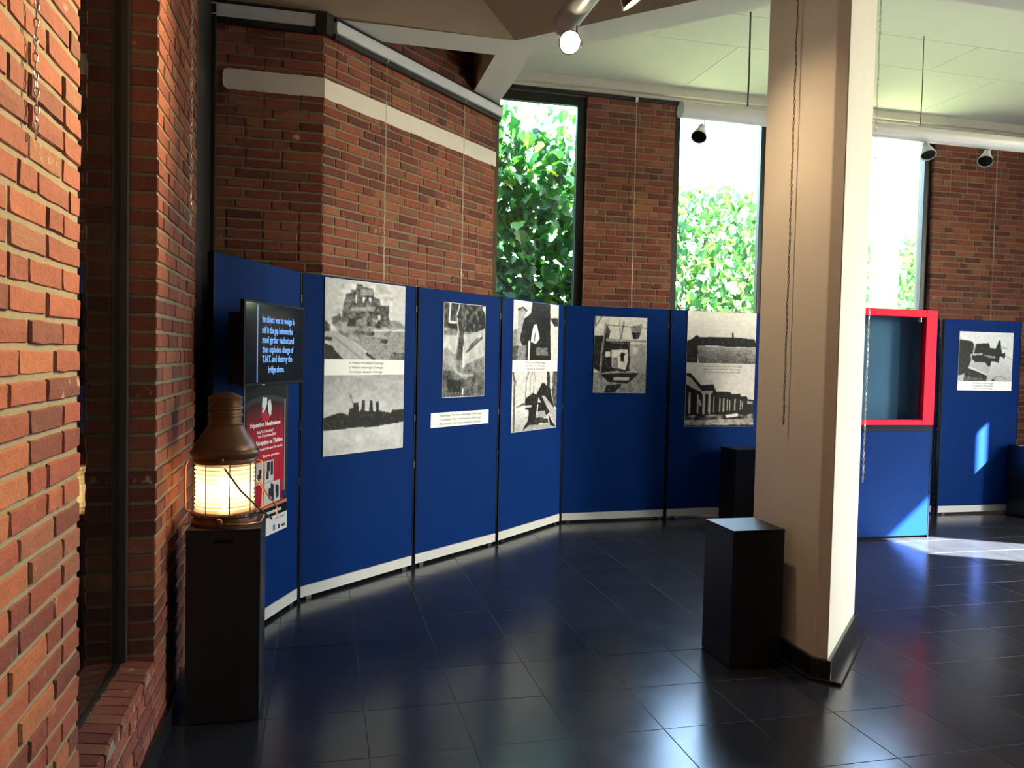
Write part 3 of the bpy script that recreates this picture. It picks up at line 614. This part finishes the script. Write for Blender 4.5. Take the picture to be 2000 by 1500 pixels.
def board(name, pan, x0, x1, z0, z1, label, y=-.0145, cat='photo print', group='photo prints on the blue panels', th=.006):
    e, L = pan; mtx = Matrix.Translation(e.location) @ Matrix.Rotation(e.rotation_euler.z, 4, 'Z')
    cx, cz = (x0+x1)/2, (z0+z1)/2; o = MB().box(x0-cx, x1-cx, -th, 0, z0-cz, z1-cz).obj(name, 'print_white', label=label, cat=cat, group=group)
    o.matrix_world = mtx @ Matrix.Translation((cx, y, cz)); return o, (cx, cz), -th-.0006
CAP_A = ['De Vindictive beschadigd in Zeebrugge', 'Le Vindictive endommagé à Zeebrugge', 'The Vindictive damaged in Zeebrugge']
def captions(o, lines, x, z, dz, y, width, size=.022):
    for i, s in enumerate(lines): text('caption_line', s, o, x, z-dz*i, y, 'ink', size=size, width=width*(1-.02*i))
o, c, y = board('photo_print', P[1], .172, .888, .873, 1.99, 'tall print of a wrecked warship above a distant ship silhouette')
picture('photograph', shipruin(.716, .505), o, .172-c[0], .888-c[0], 1.482-c[1], 1.989-c[1], y); picture('photograph', shipfar(.716, .505), o, .172-c[0], .888-c[0], .874-c[1], 1.381-c[1], y)
captions(o, CAP_A, 0, 1.459-c[1], .029, y, .31)
o, c, y = board('photo_print', P[2], .263, .748, 1.207, 1.913, 'narrow upright print of a ship hull with pipes')
picture('photograph', hull(.481, .70), o, .266-c[0], .745-c[0], 1.21-c[1], 1.91-c[1], y)
o, c, y = board('caption_label', P[2], .145, .812, .990, 1.098, 'white caption label with three lines of small text', cat='label', group='caption labels')
captions(o, ['Torpedojager "Iris" zwaar beschadigd in Zeebrugge', 'Le torpilleur "Iris" endommagé à Zeebrugge', 'The destroyer "Iris" heavily damaged at Zeebrugge'], 0, .031, .031, y, .49)
o, c, y = board('photo_print', P[3], .158, .887, .890, 1.989, 'tall print of a ship funnel above a cluttered ship deck')
picture('photograph', funnel(.729, .495), o, .158-c[0], .887-c[0], 1.494-c[1], 1.988-c[1], y); picture('photograph', deck(.729, .505), o, .158-c[0], .887-c[0], .891-c[1], 1.398-c[1], y)
captions(o, ['De Iris te Zeebrugge', 'Le Iris à Zeebrugge', 'The Iris at Zeebrugge'], 0, 1.474-c[1], .027, y, .31)
o, c, y = board('photo_print', P[4], .292, .825, 1.203, 1.910, 'single upright print of a man in a ship passageway')
picture('photograph', gate(.53, .705), o, .293-c[0], .824-c[0], 1.204-c[1], 1.909-c[1], y)
o, c, y = board('photo_print', P[5], .177, .935, .882, 1.997, 'warm toned print of a long fort above a columned ruin')
picture('photograph', fort(.758, .497), o, .177-c[0], .935-c[0], 1.499-c[1], 1.996-c[1], y); picture('photograph', ruin(.758, .614), o, .177-c[0], .935-c[0], .883-c[1], 1.497-c[1], y)
captions(o, ['Het havenhoofd na de aanval in Zeebrugge', 'Vue du port après l\'attaque de Zeebrugge', 'View of the harbour at Zeebrugge'], .01, 1.470-c[1], .029, y-.0004, .43)
o, c, y = board('photo_print', P7, .186, .854, 1.277, 1.878, 'square print of a quay with machinery at the far right')
picture('photograph', quay(.664, .5), o, .188-c[0], .852-c[0], 1.372-c[1], 1.876-c[1], y)
captions(o, ['De kade te Zeebrugge', 'Le quai de Zeebrugge', 'The quay at Zeebrugge'], -.02, 1.352-c[1], .027, y, .25)
# ------------------------------------------------------------------ poster
px0, px1, pz0, pz1 = .300, .789, .495, 1.345
def poster_rgb():
    W, H = int((px1-px0)*330), int((pz1-pz0)*330); im = np.zeros((H, W, 3)); yy, xx = np.mgrid[0:H, 0:W]
    X = px0+(xx+.5)/W*(px1-px0); Zz = pz1-(yy+.5)/H*(pz1-pz0)
    im[:] = (.006, .006, .009)
    cx = .535; arc = Zz-(1.262-.62*(X-cx)**2); g = (np.abs(arc) < .018) & (X < .742); im[g] = (.035, .036, .045)
    red = (arc < -.012) & (X > .318) & (X < .735) & (Zz > .66); f = np.clip((1.235-Zz)/.2, 0, 1)[..., None]
    im[red] = ((1-f)*np.array([.022, .006, .01])+f*np.array([.40, .010, .030]))[red]
    stripe = 1+.22*np.sin(X*210); im[red] *= stripe[red][:, None]
    im[(X > .742) & (X < .756) & (Zz > .70) & (Zz < 1.25)] = (.30, .31, .32); im[(X > .758) & (Zz > .6)] = (.02, .022, .03)
    d = np.hypot(X-.528, (Zz-1.192)); im[(d < .056) & (Zz < 1.2)] = (.42, .012, .035)
    def blob(pts, col):
        ins = np.zeros(X.shape, bool); n = len(pts)
        for i in range(n):
            (x0, y0), (x1, y1) = pts[i], pts[(i+1) % n]
            if y0 != y1: ins ^= ((y0 > Zz) != (y1 > Zz)) & (X < (x1-x0)*(Zz-y0)/(y1-y0)+x0)
        im[ins] = col
    wt = (.70, .70, .74)
    blob([(.488, 1.272), (.535, 1.268), (.538, 1.235), (.520, 1.205), (.500, 1.188), (.485, 1.186), (.482, 1.235)], wt)
    blob([(.548, 1.245), (.575, 1.258), (.590, 1.215), (.584, 1.172), (.570, 1.160), (.556, 1.180), (.545, 1.215)], wt)
    blob([(.528, 1.215), (.545, 1.225), (.552, 1.19), (.566, 1.168), (.556, 1.170), (.538, 1.19)], (.004, .004, .005)); blob([(.484, 1.218), (.505, 1.208), (.487, 1.204)], (.01, .006, .008))
    r = np.random.RandomState(4)
    def photo(x0, x1, z0, z1, s):
        m = (X > x0) & (X < x1) & (Zz > z0) & (Zz < z1); im[m] = (.52, .52, .54)
        for k in range(9):
            a = r.uniform(x0+.01, x1-.03); b = r.uniform(z0+.005, z1-.06); q = m & (X > a) & (X < a+r.uniform(.012, .03)) & (Zz > b) & (Zz < b+r.uniform(.04, .1)) & (Zz < z1-.01); im[q] = (.02, .02, .025)
    photo(.40, .620, .795, .918, 1); photo(.492, .698, .662, .792, 2)
    im[(X > .715) & (X < .765) & (Zz > .682) & (Zz < .722)] = (.012, .016, .16)
    line = Zz-(.655-.0*(X)); im[(line < .012) & (line > -.005)] = (.40, .18, .14); im[(Zz < .648) & (Zz >= .594)] = (.004, .004, .006); im[(Zz < .628) & (Zz > .612) & (X < .72)] = (.5, .5, .5)
    im[Zz < .594] = (.62, .62, .64); im[(Zz < .535) & (Zz > .51) & (X > .68) & (X < .70)] = (.02, .02, .04); im[(Zz < .545) & (Zz > .51) & (X > .62) & (X < .645)] = (.12, .2, .3); im[(Zz < .528) & (Zz > .512) & (X > .72) & (X < .765)] = (.05, .05, .08)
    return im
o, c, y = board('poster', P[0], px0, px1, pz0, pz1, 'red and black poster with white lettering under the screen', cat='poster', group=None, th=.003)
pp = picture('poster_print', poster_rgb(), o, px0-c[0]+.001, px1-c[0]-.001, pz0-c[1]+.001, pz1-c[1]-.001, y)
for s, x, z, wd, sz, bo in (('Exposition Neufmaison', .525, 1.123, .336, .032, .0012), ('Salle "La Colombine"', .520, 1.083, .185, .022, .0004), ('1 au 15 novembre 2018', .540, 1.059, .203, .022, .0004), ('Réception au Théâtre', .570, 1.022, .30, .034, .0012),
                        ('organisée par le cercle', .590, .987, .266, .020, .0004), ('Entrée gratuite', .590, .945, .186, .020, .0004)):
    text('lettering', s, pp, x-c[0], z-c[1], y-.0005, 'white_ink', size=sz, width=wd, bold=bo)
text('lettering', 'avec le soutien de', pp, .705-c[0], .575-c[1], y-.0005, 'ink', size=.014, width=.12)
# ------------------------------------------------------------------ screen on panel 1
tl = Vector((-.352, 3.934)); tr = Vector((-.088, 4.581)); ta = math.atan2(tr.y-tl.y, tr.x-tl.x); TW = (tr-tl).length
tv = empty('wall_screen', (tl.x, tl.y, 1.35), ta, label='black wall screen showing pale blue subtitle text', cat='screen')
MB().box(0, TW, 0, .022, 0, .42).obj('bezel', 'plastic', tv, bev=.004)
MB().box(.03, TW-.12, .022, .10, .01, .36).obj('rear_housing', 'plastic', tv, bev=.008)
MB().box(.25, .40, .10, .155, .12, .28).obj('mounting_arm', 'black_metal', tv)
dsp = MB().box(.015, TW-.012, -.0015, 0, .017, .408).obj('display', 'screen', tv)
MB().box(.128, .138, -.0024, -.0016, .020, .400).obj('picture_edge', 'screen_edge', dsp)
MB().box(.19, .215, -.003, .0, .003, .009).obj('logo_badge', 'white_metal', tv)
off = .022
for s, x, z, wd in (('Its object was to wedge it-', .352, .333, .382), ('self in the gap between the', .338, .279, .358), ('steel girder viaduct and', .346, .230, .372), ('then explode a charge of', .344, .182, .362), ('T.N.T. and destroy the', .338, .133, .350), ('bridge above.', .322, .080, .186)):
    text('subtitle_line', s, dsp, x+off, z, -.0025, 'screen_text', size=.047, width=wd, bold=.0012)
# ------------------------------------------------------------------ red framed case
cs = empty('display_case', (4.22, 5.87, 0), label='blue display case with a red framed glass front', cat='display case')
CW = 1.035
MB().box(0, CW, 0, .03, .02, .945).obj('lower_board', 'blue', cs, bev=.002)
MB().box(0.0, CW, -.004, .03, .945, 1.0).obj('rail', 'post', cs)
fr_ = MB(); fw = .115
fr_.box(-.01, fw-.01, -.03, .04, 1.0, 2.004).box(CW-fw-.01, CW-.01, -.03, .04, 1.0, 2.004).box(fw-.01, CW-fw-.01, -.03, .04, 1.0, 1.045).box(fw-.01, CW-fw-.01, -.03, .04, 1.943, 2.004)
fr_.obj('frame', 'red', cs, bev=.004)
MB().box(fw-.01, CW-fw-.01, .0, .006, 1.045, 1.943).obj('glass_front', 'case_glass', cs)
MB().box(fw-.012, CW-fw-.008, .12, .135, 1.03, 1.96).box(fw-.03, fw-.012, .03, .135, 1.0, 1.99).box(CW-fw-.008, CW-fw+.012, .03, .135, 1.0, 1.99).box(fw-.03, CW-fw+.012, .03, .135, 1.0, 1.03).box(fw-.03, CW-fw+.012, .03, .135, 1.96, 1.99).obj('backing', 'case_in', cs)
MB().box(CW-.006, CW+.006, -.002, .032, 0, .945).obj('edge_post', 'post', cs)
MB().box(0, CW, .035, .065, .0, .30).obj('support', 'post', cs)
# ------------------------------------------------------------------ pedestals
def pedestal(x0, x1, y0, y1, h, label, slot=False):
    cx, cy = (x0+x1)/2, (y0+y1)/2; e = empty('pedestal', (cx, cy, 0), label=label, cat='pedestal', group='black plinths')
    hx, hy = (x1-x0)/2, (y1-y0)/2
    MB().box(-hx, hx, -hy, hy, .004, h-.012).obj('body', 'pedestal', e, bev=.003); MB().box(-hx-.001, hx+.001, -hy-.001, hy+.001, h-.012, h).obj('top', 'pedestal', e, bev=.003)
    if slot: MB().box(-.04, .04, -hy-.003, -hy, h-.055, h-.043).obj('grip_tape', 'plastic', e)
    return e
pedestal(-.515, -.227, 3.352, 3.66, .80, 'black plinth carrying the copper lantern', True)
pedestal(1.993, 2.278, 3.49, 3.785, .688, 'low black plinth in front of the column')
pedestal(3.76, 4.05, 6.58, 6.88, .705, 'black plinth mostly hidden behind the column')
pedestal(6.955, 7.25, 6.40, 6.70, .725, 'black plinth at the right edge of the picture')
# ------------------------------------------------------------------ lantern
lc = (-.384, 3.50); LZ = .80
ln = empty('ship_lantern', (*lc, LZ), label='lit copper ship lantern with ribbed glass on a plinth', cat='lantern')
def L_(prof, name, mat, smooth=True, n=48): return MB().lathe(prof, n).obj(name, mat, ln, smooth)
lbase = L_([(.132, .0), (.132, .012), (.124, .020), (.124, .032), (.130, .038), (.130, .050), (.118, .058)], 'base', 'copper')
gp = []
for i in range(41):
    t = i/40; z = .058+.195*t; e = abs(t-.5)*2
    gp.append((.116+.0075*math.cos(t*2*PI*11)*(.25+.75*e), z))
gl = MB().lathe(gp, 48, cap=False).obj('fresnel_lens', 'lens', ln, True)
L_([(.112, .253), (.124, .256), (.126, .268), (.122, .274), (.128, .282), (.137, .292), (.139, .300), (.136, .306), (.128, .314), (.128, .322), (.112, .345), (.085, .385), (.070, .408), (.066, .412)], 'shoulder', 'copper')
L_([(.070, .410), (.071, .416), (.066, .420), (.066, .446), (.070, .450), (.070, .457), (.066, .461), (.066, .476), (.070, .480), (.070, .487), (.066, .491), (.067, .522), (.070, .526), (.066, .530), (.030, .548), (.004, .552)], 'chimney', 'copper')
bulb = MB().lathe([(.006, .06), (.014, .075), (.016, .10), (.030, .125), (.034, .15), (.028, .175), (.012, .19)], 20).obj('bulb', 'bulb', ln, True)
for k in range(8):
    a = 2*PI*k/8+.26; r = .124
    MB().tube([(r*math.cos(a), r*math.sin(a), .04), (r*math.cos(a), r*math.sin(a), .27)], .0022, 6).obj('guard_wire', 'iron', ln)
for z in (.052, .262): MB().tube([(.125*math.cos(2*PI*i/40), .125*math.sin(2*PI*i/40), z) for i in range(40)], .0028, 6, closed=True).obj('guard_ring', 'copper', ln)
for sx, nm in ((-1, 'side_handle'), (1, 'side_handle')):
    MB().tube([(sx*.132, -.01, .05), (sx*.152, -.012, .06), (sx*.156, -.012, .15), (sx*.154, -.012, .24), (sx*.146, -.012, .262), (sx*.128, -.01, .268)], .004, 8).obj(nm, 'brass', ln, True)
MB().tube([(.012, -.130, .245), (.075, -.118, .15), (.150, -.085, .065), (.196, -.065, .020)], .0038, 8).obj('tilt_rod', 'iron', ln, True)
MB().tube([(.128, -.02, .185), (.172, -.03, .12), (.215, -.03, .062), (.212, -.045, .03)], .0036, 8).obj('tilt_rod', 'brass', ln, True)
MB().tube([(.135, -.02, .055), (.20, -.04, .085), (.24, -.05, .10)], .003, 8).obj('tilt_rod', 'brass', ln, True)
MB().tube([(.02, -.137, .018), (.09, -.12, .012), (.15, -.07, .010), (.16, -.02, .03)], .0032, 8).obj('bail_wire', 'brass', ln, True)
MB().tube([(-.135, -.04, .005), (-.155, -.10, .012), (-.14, -.06, .03)], .003, 8).obj('bail_wire', 'brass', ln, True)
MB().lathe([(.002, -.016), (.012, -.012), (.016, 0), (.012, .012), (.002, .016)], 16).obj('knob', 'copper', lbase, True).location = (-.006, -.134, .026)
MB().lathe([(.002, -.010), (.008, -.008), (.010, 0), (.008, .008), (.002, .010)], 12).obj('rivet', 'copper', ln, True).location = (0., -.127, .276)
for k in range(10):
    a = -PI+.35+k*.28
    MB().lathe([(.0005, -.004), (.003, -.003), (.0042, 0), (.003, .003), (.0005, .004)], 8).obj('rivet', 'copper', lbase, True).location = (.131*math.cos(a), .131*math.sin(a), .044)
MB().lathe([(.004, 0), (.006, .006), (.003, .018)], 10).obj('cap_pin', 'iron', ln).location = (.133, -.02, .298)
ll = bpy.data.lights.new('lantern_light', 'POINT'); ll.energy = 3.2; ll.color = (1, .60, .28); ll.shadow_soft_size = .03
lo = bpy.data.objects.new('lantern_light', ll); COL.objects.link(lo); lo.location = (lc[0], lc[1], LZ+.155)
# ------------------------------------------------------------------ spotlights and light tubes
def tube_thing(a, b, r, label, mat='grey_metal'):
    e = empty('light_tube', a, label=label, cat='light rail'); d = Vector(b)-Vector(a)
    MB().tube([(0, 0, 0), d], r, 28).obj('tube', mat, e, True)
    n = d.normalized()
    for p in (n*-.012, d-n*.012): MB().tube([p, p+n*.024], r*1.03, 28).obj('end_cap', 'white_metal', e, True)
    return e
tA = tube_thing((1.315, 4.33, 3.405), (1.315, -1.0, 3.405), .068, 'grey light tube above the hall carrying the lit spotlights')
tB = tube_thing((2.62, 5.54, 3.405), (9.2, 5.54, 3.405), .06, 'white light tube hanging in front of the back windows', 'white_metal')
for x in (3.165, 4.73, 6.3):
    MB().tube([(x-2.62, 0, .06), (x-2.62, 0, .12), (x-2.62+.004, 0, .3), (x-2.62, 0, .79)], .007 if x < 4 else .0035, 6).obj('suspension_cable', 'wire', tB)
    MB().lathe([(.02, .055), (.03, .06), (.012, .075)], 12, (x-2.62, 0)).obj('cable_clamp', 'white_metal', tB)
for y in (4.0, 1.5):
    MB().tube([(0, y-4.33, .066), (0, y-4.33, .73)], .004, 6).obj('suspension_cable', 'wire', tA)
def spotlight(hang, head, aim, label, lit, power=0., size=1.0, cone=55, col=(1, .72, .42), hm='reflector'):
    """hang: point on the tube underside; head: centre of lamp face; aim: target point"""
    hang, head, aim = Vector(hang), Vector(head), Vector(aim); d = (aim-head).normalized()
    e = empty('spotlight', hang, label=label, cat='spotlight', group='spotlights on the light tubes')
    q = d.to_track_quat('Z', 'Y').to_matrix().to_4x4(); mtx = Matrix.Translation(head-hang) @ q; s = size
    def put(prof, name, mat, n=28, smooth=True, par=None):
        m = MB().lathe([(r*s, z*s) for r, z in prof], n); me = m.mesh(name, smooth); me.transform(mtx); return link(name, me, mat, par or e)
    put([(.018, -.125), (.026, -.12), (.028, -.085), (.034, -.075)], 'socket', hm)
    hs_ = put([(.030, -.076), (.036, -.070), (.050, -.030), (.058, -.004), (.060, .006), (.055, .006), (.052, -.006), (.030, -.03)], 'housing', hm)
    put([(.0535, -.0045), (.053, -.002), (.030, .003), (.002, .005)], 'lamp_face', 'lamp' if lit else 'plastic', par=hs_)
    back = head-d*.10*s-hang; kn = Vector((back.x, back.y, back.z+.03))
    MB().tube([(0, 0, 0), (0, 0, back.z*.6), (back.x*.5, back.y*.5, back.z*.85), kn], .006*s, 8).obj('bracket', 'white_metal', e, True)
    MB().tube([back+Vector((0, 0, .032)), back], .010*s, 10).obj('yoke_joint', 'black_metal', e)
    MB().tube([back+Vector((.0, .02, .01)), back+Vector((.03, .03, .012))], .007*s, 8).obj('tilt_knob', 'black_metal', e)
    if power:
        l = bpy.data.lights.new('spot_beam', 'SPOT'); l.energy = power; l.color = col; l.spot_size = math.radians(cone); l.spot_blend = 1.0; l.shadow_soft_size = .05
        o = bpy.data.objects.new('spot_beam', l); COL.objects.link(o); o.location = head+d*.012; o.rotation_euler = d.to_track_quat('-Z', 'Y').to_euler()
    return e
spotlight((1.335, 4.16, 3.332), (1.285, 4.12, 3.22), (-.65, 1.6, 2.35), 'lit spotlight at the end of the grey light tube', True, 620, 1.05, 72, (1, .70, .33))
spotlight((1.36, 3.70, 3.335), (1.455, 3.66, 3.262), (2.34, 3.55, 2.0), 'lit spotlight cut by the top edge of the picture', True, 26, 1.0, 95)
spotlight((2.81, 5.54, 3.345), (2.745, 5.50, 3.205), (1.9, 4.6, 1.6), 'unlit spotlight in front of the window left of the column', False, size=1.0, hm='white_metal')
spotlight((4.80, 5.54, 3.345), (4.765, 5.48, 3.23), (4.4, 4.4, 1.4), 'unlit spotlight in front of the window right of the column', False, hm='white_metal')
spotlight((5.42, 5.54, 3.34), (5.33, 5.49, 3.225), (4.2, 4.6, 1.6), 'dark unlit spotlight in front of the far right brick wall', False, hm='grey_metal')
# ------------------------------------------------------------------ hanging chains
def link_mesh(mb, c, rot, Lk=.021, Wd=.0115, r=.0017):
    pts = []
    for i in range(10):
        a = 2*PI*i/10; x = math.cos(a)*(Wd/2-r); z = math.sin(a)*(Wd/2-r)+(1 if math.sin(a) >= 0 else -1)*(Lk-Wd)/2
        pts.append((x*math.cos(rot), x*math.sin(rot), z))
    pts = [(c[0]+p[0], c[1]+p[1], c[2]+p[2]) for p in pts]; mb.tube(pts, r, 5, closed=True)
def chain(x, y, z0, z1, label, mat='steel', parts=0, tw=0., r=.0017):
    e = empty('hanging_chain', (x, y, z0), label=label, cat='chain', group='picture hanging chains'); mb = MB(); n = int((z1-z0)/.0175)
    la, lb = MB(), MB(); link_mesh(la, (0, 0, 0), .5, r=r); link_mesh(lb, (0, 0, 0), .5+H90, r=r)
    ma, mbm = la.mesh('chain_link', True), lb.mesh('chain_link', True)
    for q in (ma, mbm): q.materials.append(MAT[mat])
    for k in range(n):
        z = .0105+k*.0175; sw = .0014*math.sin(k*.5)
        if k < parts:
            o = bpy.data.objects.new('chain_link', ma if k % 2 else mbm); COL.objects.link(o); o.parent = e; o.location = (sw, 0, z); o.rotation_euler = (0, 0, .25*math.sin(k*1.3))
        else: link_mesh(mb, (sw, 0, z), .5+(k % 2)*H90+.2*math.sin(k*1.3), r=r)
    if mb.v: mb.obj('chain_run', mat, e, True)
    MB().tube([(0, 0, z1-z0-.01), (0, 0, z1-z0+.012), (.012, 0, z1-z0+.02)], .003, 6).obj('hook', 'white_metal', e)
    return e
chain(-.572, 1.82, 1.947, 3.62, 'bright steel chain on the brick wall nearest the camera', parts=18)
chain(-.572, 3.80, 2.08, 3.62, 'fine steel chain on the brick pier beside the lantern')
chain(2.312, 3.59, 1.204, 3.66, 'dark chain hanging before the left face of the column', 'dark_steel')
chain(2.955, 3.795, .86, 3.66, 'pale chain hanging at the right edge of the column')
def cord(x, y, z0, z1, label):
    e = chain(x, y, z0, z1, label, r=.0013)
    MB().box(-.012, .012, -.012, .03, z1-z0-.03, z1-z0+.02).obj('rail_clip', 'white_metal', e)
cord(.428, 5.648, 2.03, 3.58, 'thin chain on the diagonal brick wall, left of two'); cord(1.10, 6.320, 2.03, 3.58, 'thin chain on the diagonal brick wall, near the leafy window')
cord(2.983, 7.325, 2.03, 4.07, 'thin chain down the brick pier between two windows'); cord(7.275, 7.325, 2.03, 4.07, 'thin chain down the far right brick wall')
# ------------------------------------------------------------------ outdoors
MB().box(-40, 80, 7.7, 90, -.4, -.2).obj('ground', 'ground', kind='structure', label='lawn beyond the back windows', cat='lawn')
MB().box(-40, 80, -60, -4.6, -.4, -.2).box(10.1, 80, -4.6, 7.7, -.4, -.2).obj('ground', 'paving', kind='structure', label='paving around the hall', cat='paving')
def leaf_shape(r, s):
    """lobed leaf folded along the midrib"""
    o = [(0, 0), (.30, .06), (.50, .34), (.36, .46), (.42, .68), (.18, .72), (0, 1)]; f = r.uniform(.08, .25); vs = [(0, y*s, 0) for y in (0, .5, 1)]
    R = [(x*s, y*s, x*s*f*2) for x, y in o[1:-1]]; Lf = [(-x*s, y*s, x*s*f*2) for x, y in o[1:-1]]; vs = vs+R+Lf
    return vs, [(0, 3, 4, 1), (1, 4, 5), (1, 5, 6, 7), (1, 7, 2), (0, 1, 9, 8), (1, 10, 9), (1, 12, 11, 10), (1, 2, 12)]
def frame_rand(r, tilt):
    a = r.uniform(0, 2*PI); return Matrix.Rotation(a, 4, 'Z') @ Matrix.Rotation(r.gauss(-1.0, tilt), 4, 'X') @ Matrix.Rotation(r.gauss(0, .5), 4, 'Y')
def tree(loc, label, pts_fn, n, size, trunk, mats=('leaf', 'leaf_i'), singles=0, seed=1, name='tree', group='trees outside'):
    r = random.Random(seed); e = empty(name, loc, label=label, cat='tree' if name == 'tree' else 'shrub', group=group)
    for t in trunk: MB().tube(t[0], t[1], 8).obj('branch', 'bark', e, True)
    shapes = [leaf_shape(r, 1.0) for _ in range(4)]; mb = MB(); cand = []
    for i in range(n):
        p = pts_fn(r)
        if p is None: continue
        cand.append((Vector(p), frame_rand(r, .55), size*r.uniform(.65, 1.25), r.randrange(4)))
    cand.sort(key=lambda q: q[0].y)
    if singles:
        lm = []
        for vs, fs in shapes:
            me = MB().add(vs, fs).mesh('leaf'); me.materials.append(MAT[mats[0]]); lm.append(me)
        good = [q for q in cand if px(Vector(loc)+q[0])[0] is not None and 955 < px(Vector(loc)+q[0])[0] < 1140 and 150 < px(Vector(loc)+q[0])[1] < 610][:singles]
    else: good = []
    gs = set(id(q) for q in good)
    for q in cand:
        p, mx, s, k = q
        if id(q) in gs:
            o = bpy.data.objects.new('leaf', lm[k]); COL.objects.link(o); o.parent = e; o.matrix_local = Matrix.Translation(p) @ mx @ Matrix.Scale(s, 4)
        else:
            vs, fs = shapes[k]; T = Matrix.Translation(p) @ mx @ Matrix.Scale(s, 4); mb.add([T @ Vector(v) for v in vs], fs)
    mb.obj('foliage', mats[1], e, kind='stuff'); return e
def vine_pts(r):
    x = r.uniform(-1.5, 1.15); z = r.uniform(.1, 5.0); y = abs(r.gauss(0, .45))
    top = 4.75-.72*max(0, x+.7)+.2*math.sin(x*5)
    if z > top and r.random() < .82: return None
    return (x, y, z)
tree((2.35, 8.25, -.2), 'big leafed dark green creeper tree outside the left back window', vine_pts, 7500, .15,
     [([(0, .5, 0), (.05, .5, 1.5), (-.1, .45, 3), (-.3, .4, 4.4)], [.09, .08, .06, .02]), ([(.05, .5, 1.5), (.6, .4, 2.6), (.9, .3, 3.8)], [.05, .04, .02]), ([(-.1, .45, 2.2), (-.8, .3, 3.2), (-1.1, .2, 4)], [.04, .03, .015])], singles=300, seed=3)
def blob_pts(rx, ry, z0, z1):
    def f(r):
        for _ in range(20):
            x, y, z = r.uniform(-1, 1), r.uniform(-1, 1), r.uniform(-1, 1); d = x*x+y*y+z*z
            if d < 1 and d > r.random()*.75: return (x*rx, y*ry, (z0+z1)/2+z*(z1-z0)/2)
        return None
    return f
TR = lambda h: [([(0, 0, 0), (.06, .05, h*.4), (-.05, 0, h*.7), (0, 0, h)], [.12, .1, .07, .02]), ([(.06, .05, h*.4), (.7, .2, h*.6), (1.1, .2, h*.85)], [.06, .04, .015]), ([(.0, .03, h*.45), (-.7, -.2, h*.65), (-1.2, -.2, h*.85)], [.06, .04, .015])]
tree((6.3, 12.2, -.2), 'sunlit tree seen through the window left of the column', blob_pts(2.3, 1.3, .6, 4.7), 6200, .15, TR(4.3), mats=('leaf', 'leaf_sunlit'), seed=5)
tree((11.0, 13.8, -.2), 'sunlit tree seen through the window right of the column', blob_pts(2.4, 1.5, .4, 4.4), 4800, .15, TR(4.0), mats=('leaf', 'leaf_sunlit'), seed=6)
tree((1.6, 14.5, -.2), 'tree standing behind the leafy creeper', blob_pts(2.0, 1.6, .8, 5.2), 3000, .15, TR(4.8), seed=7)
tree((-1.25, 2.75, -.1), 'dim shrub beyond the dark left window', blob_pts(.30, .9, .2, 2.4), 260, .11, [([(0, 0, 0), (.03, 0, .8), (0, .1, 1.8)], [.02, .015, .006])], seed=9, name='shrub', group='plants in the passage')
hs = empty('house', (25, 31, -.2), .5, label='pale distant house with a gable roof', cat='house')
MB().box(-3.5, 3.5, -4, 4, 0, 6).obj('wall', 'house', hs)
MB().add([(-3.8, -4.2, 6), (3.8, -4.2, 6), (3.8, 4.2, 6), (-3.8, 4.2, 6), (0, -4.2, 9.6), (0, 4.2, 9.6)], [(0, 1, 4), (1, 2, 5, 4), (2, 3, 5), (3, 0, 4, 5), (0, 3, 2, 1)]).obj('roof', 'house_roof', hs)
for x in (-2, 1): MB().box(x, x+1, -4.05, -4, 2.6, 4.2).obj('window', 'plastic', hs)
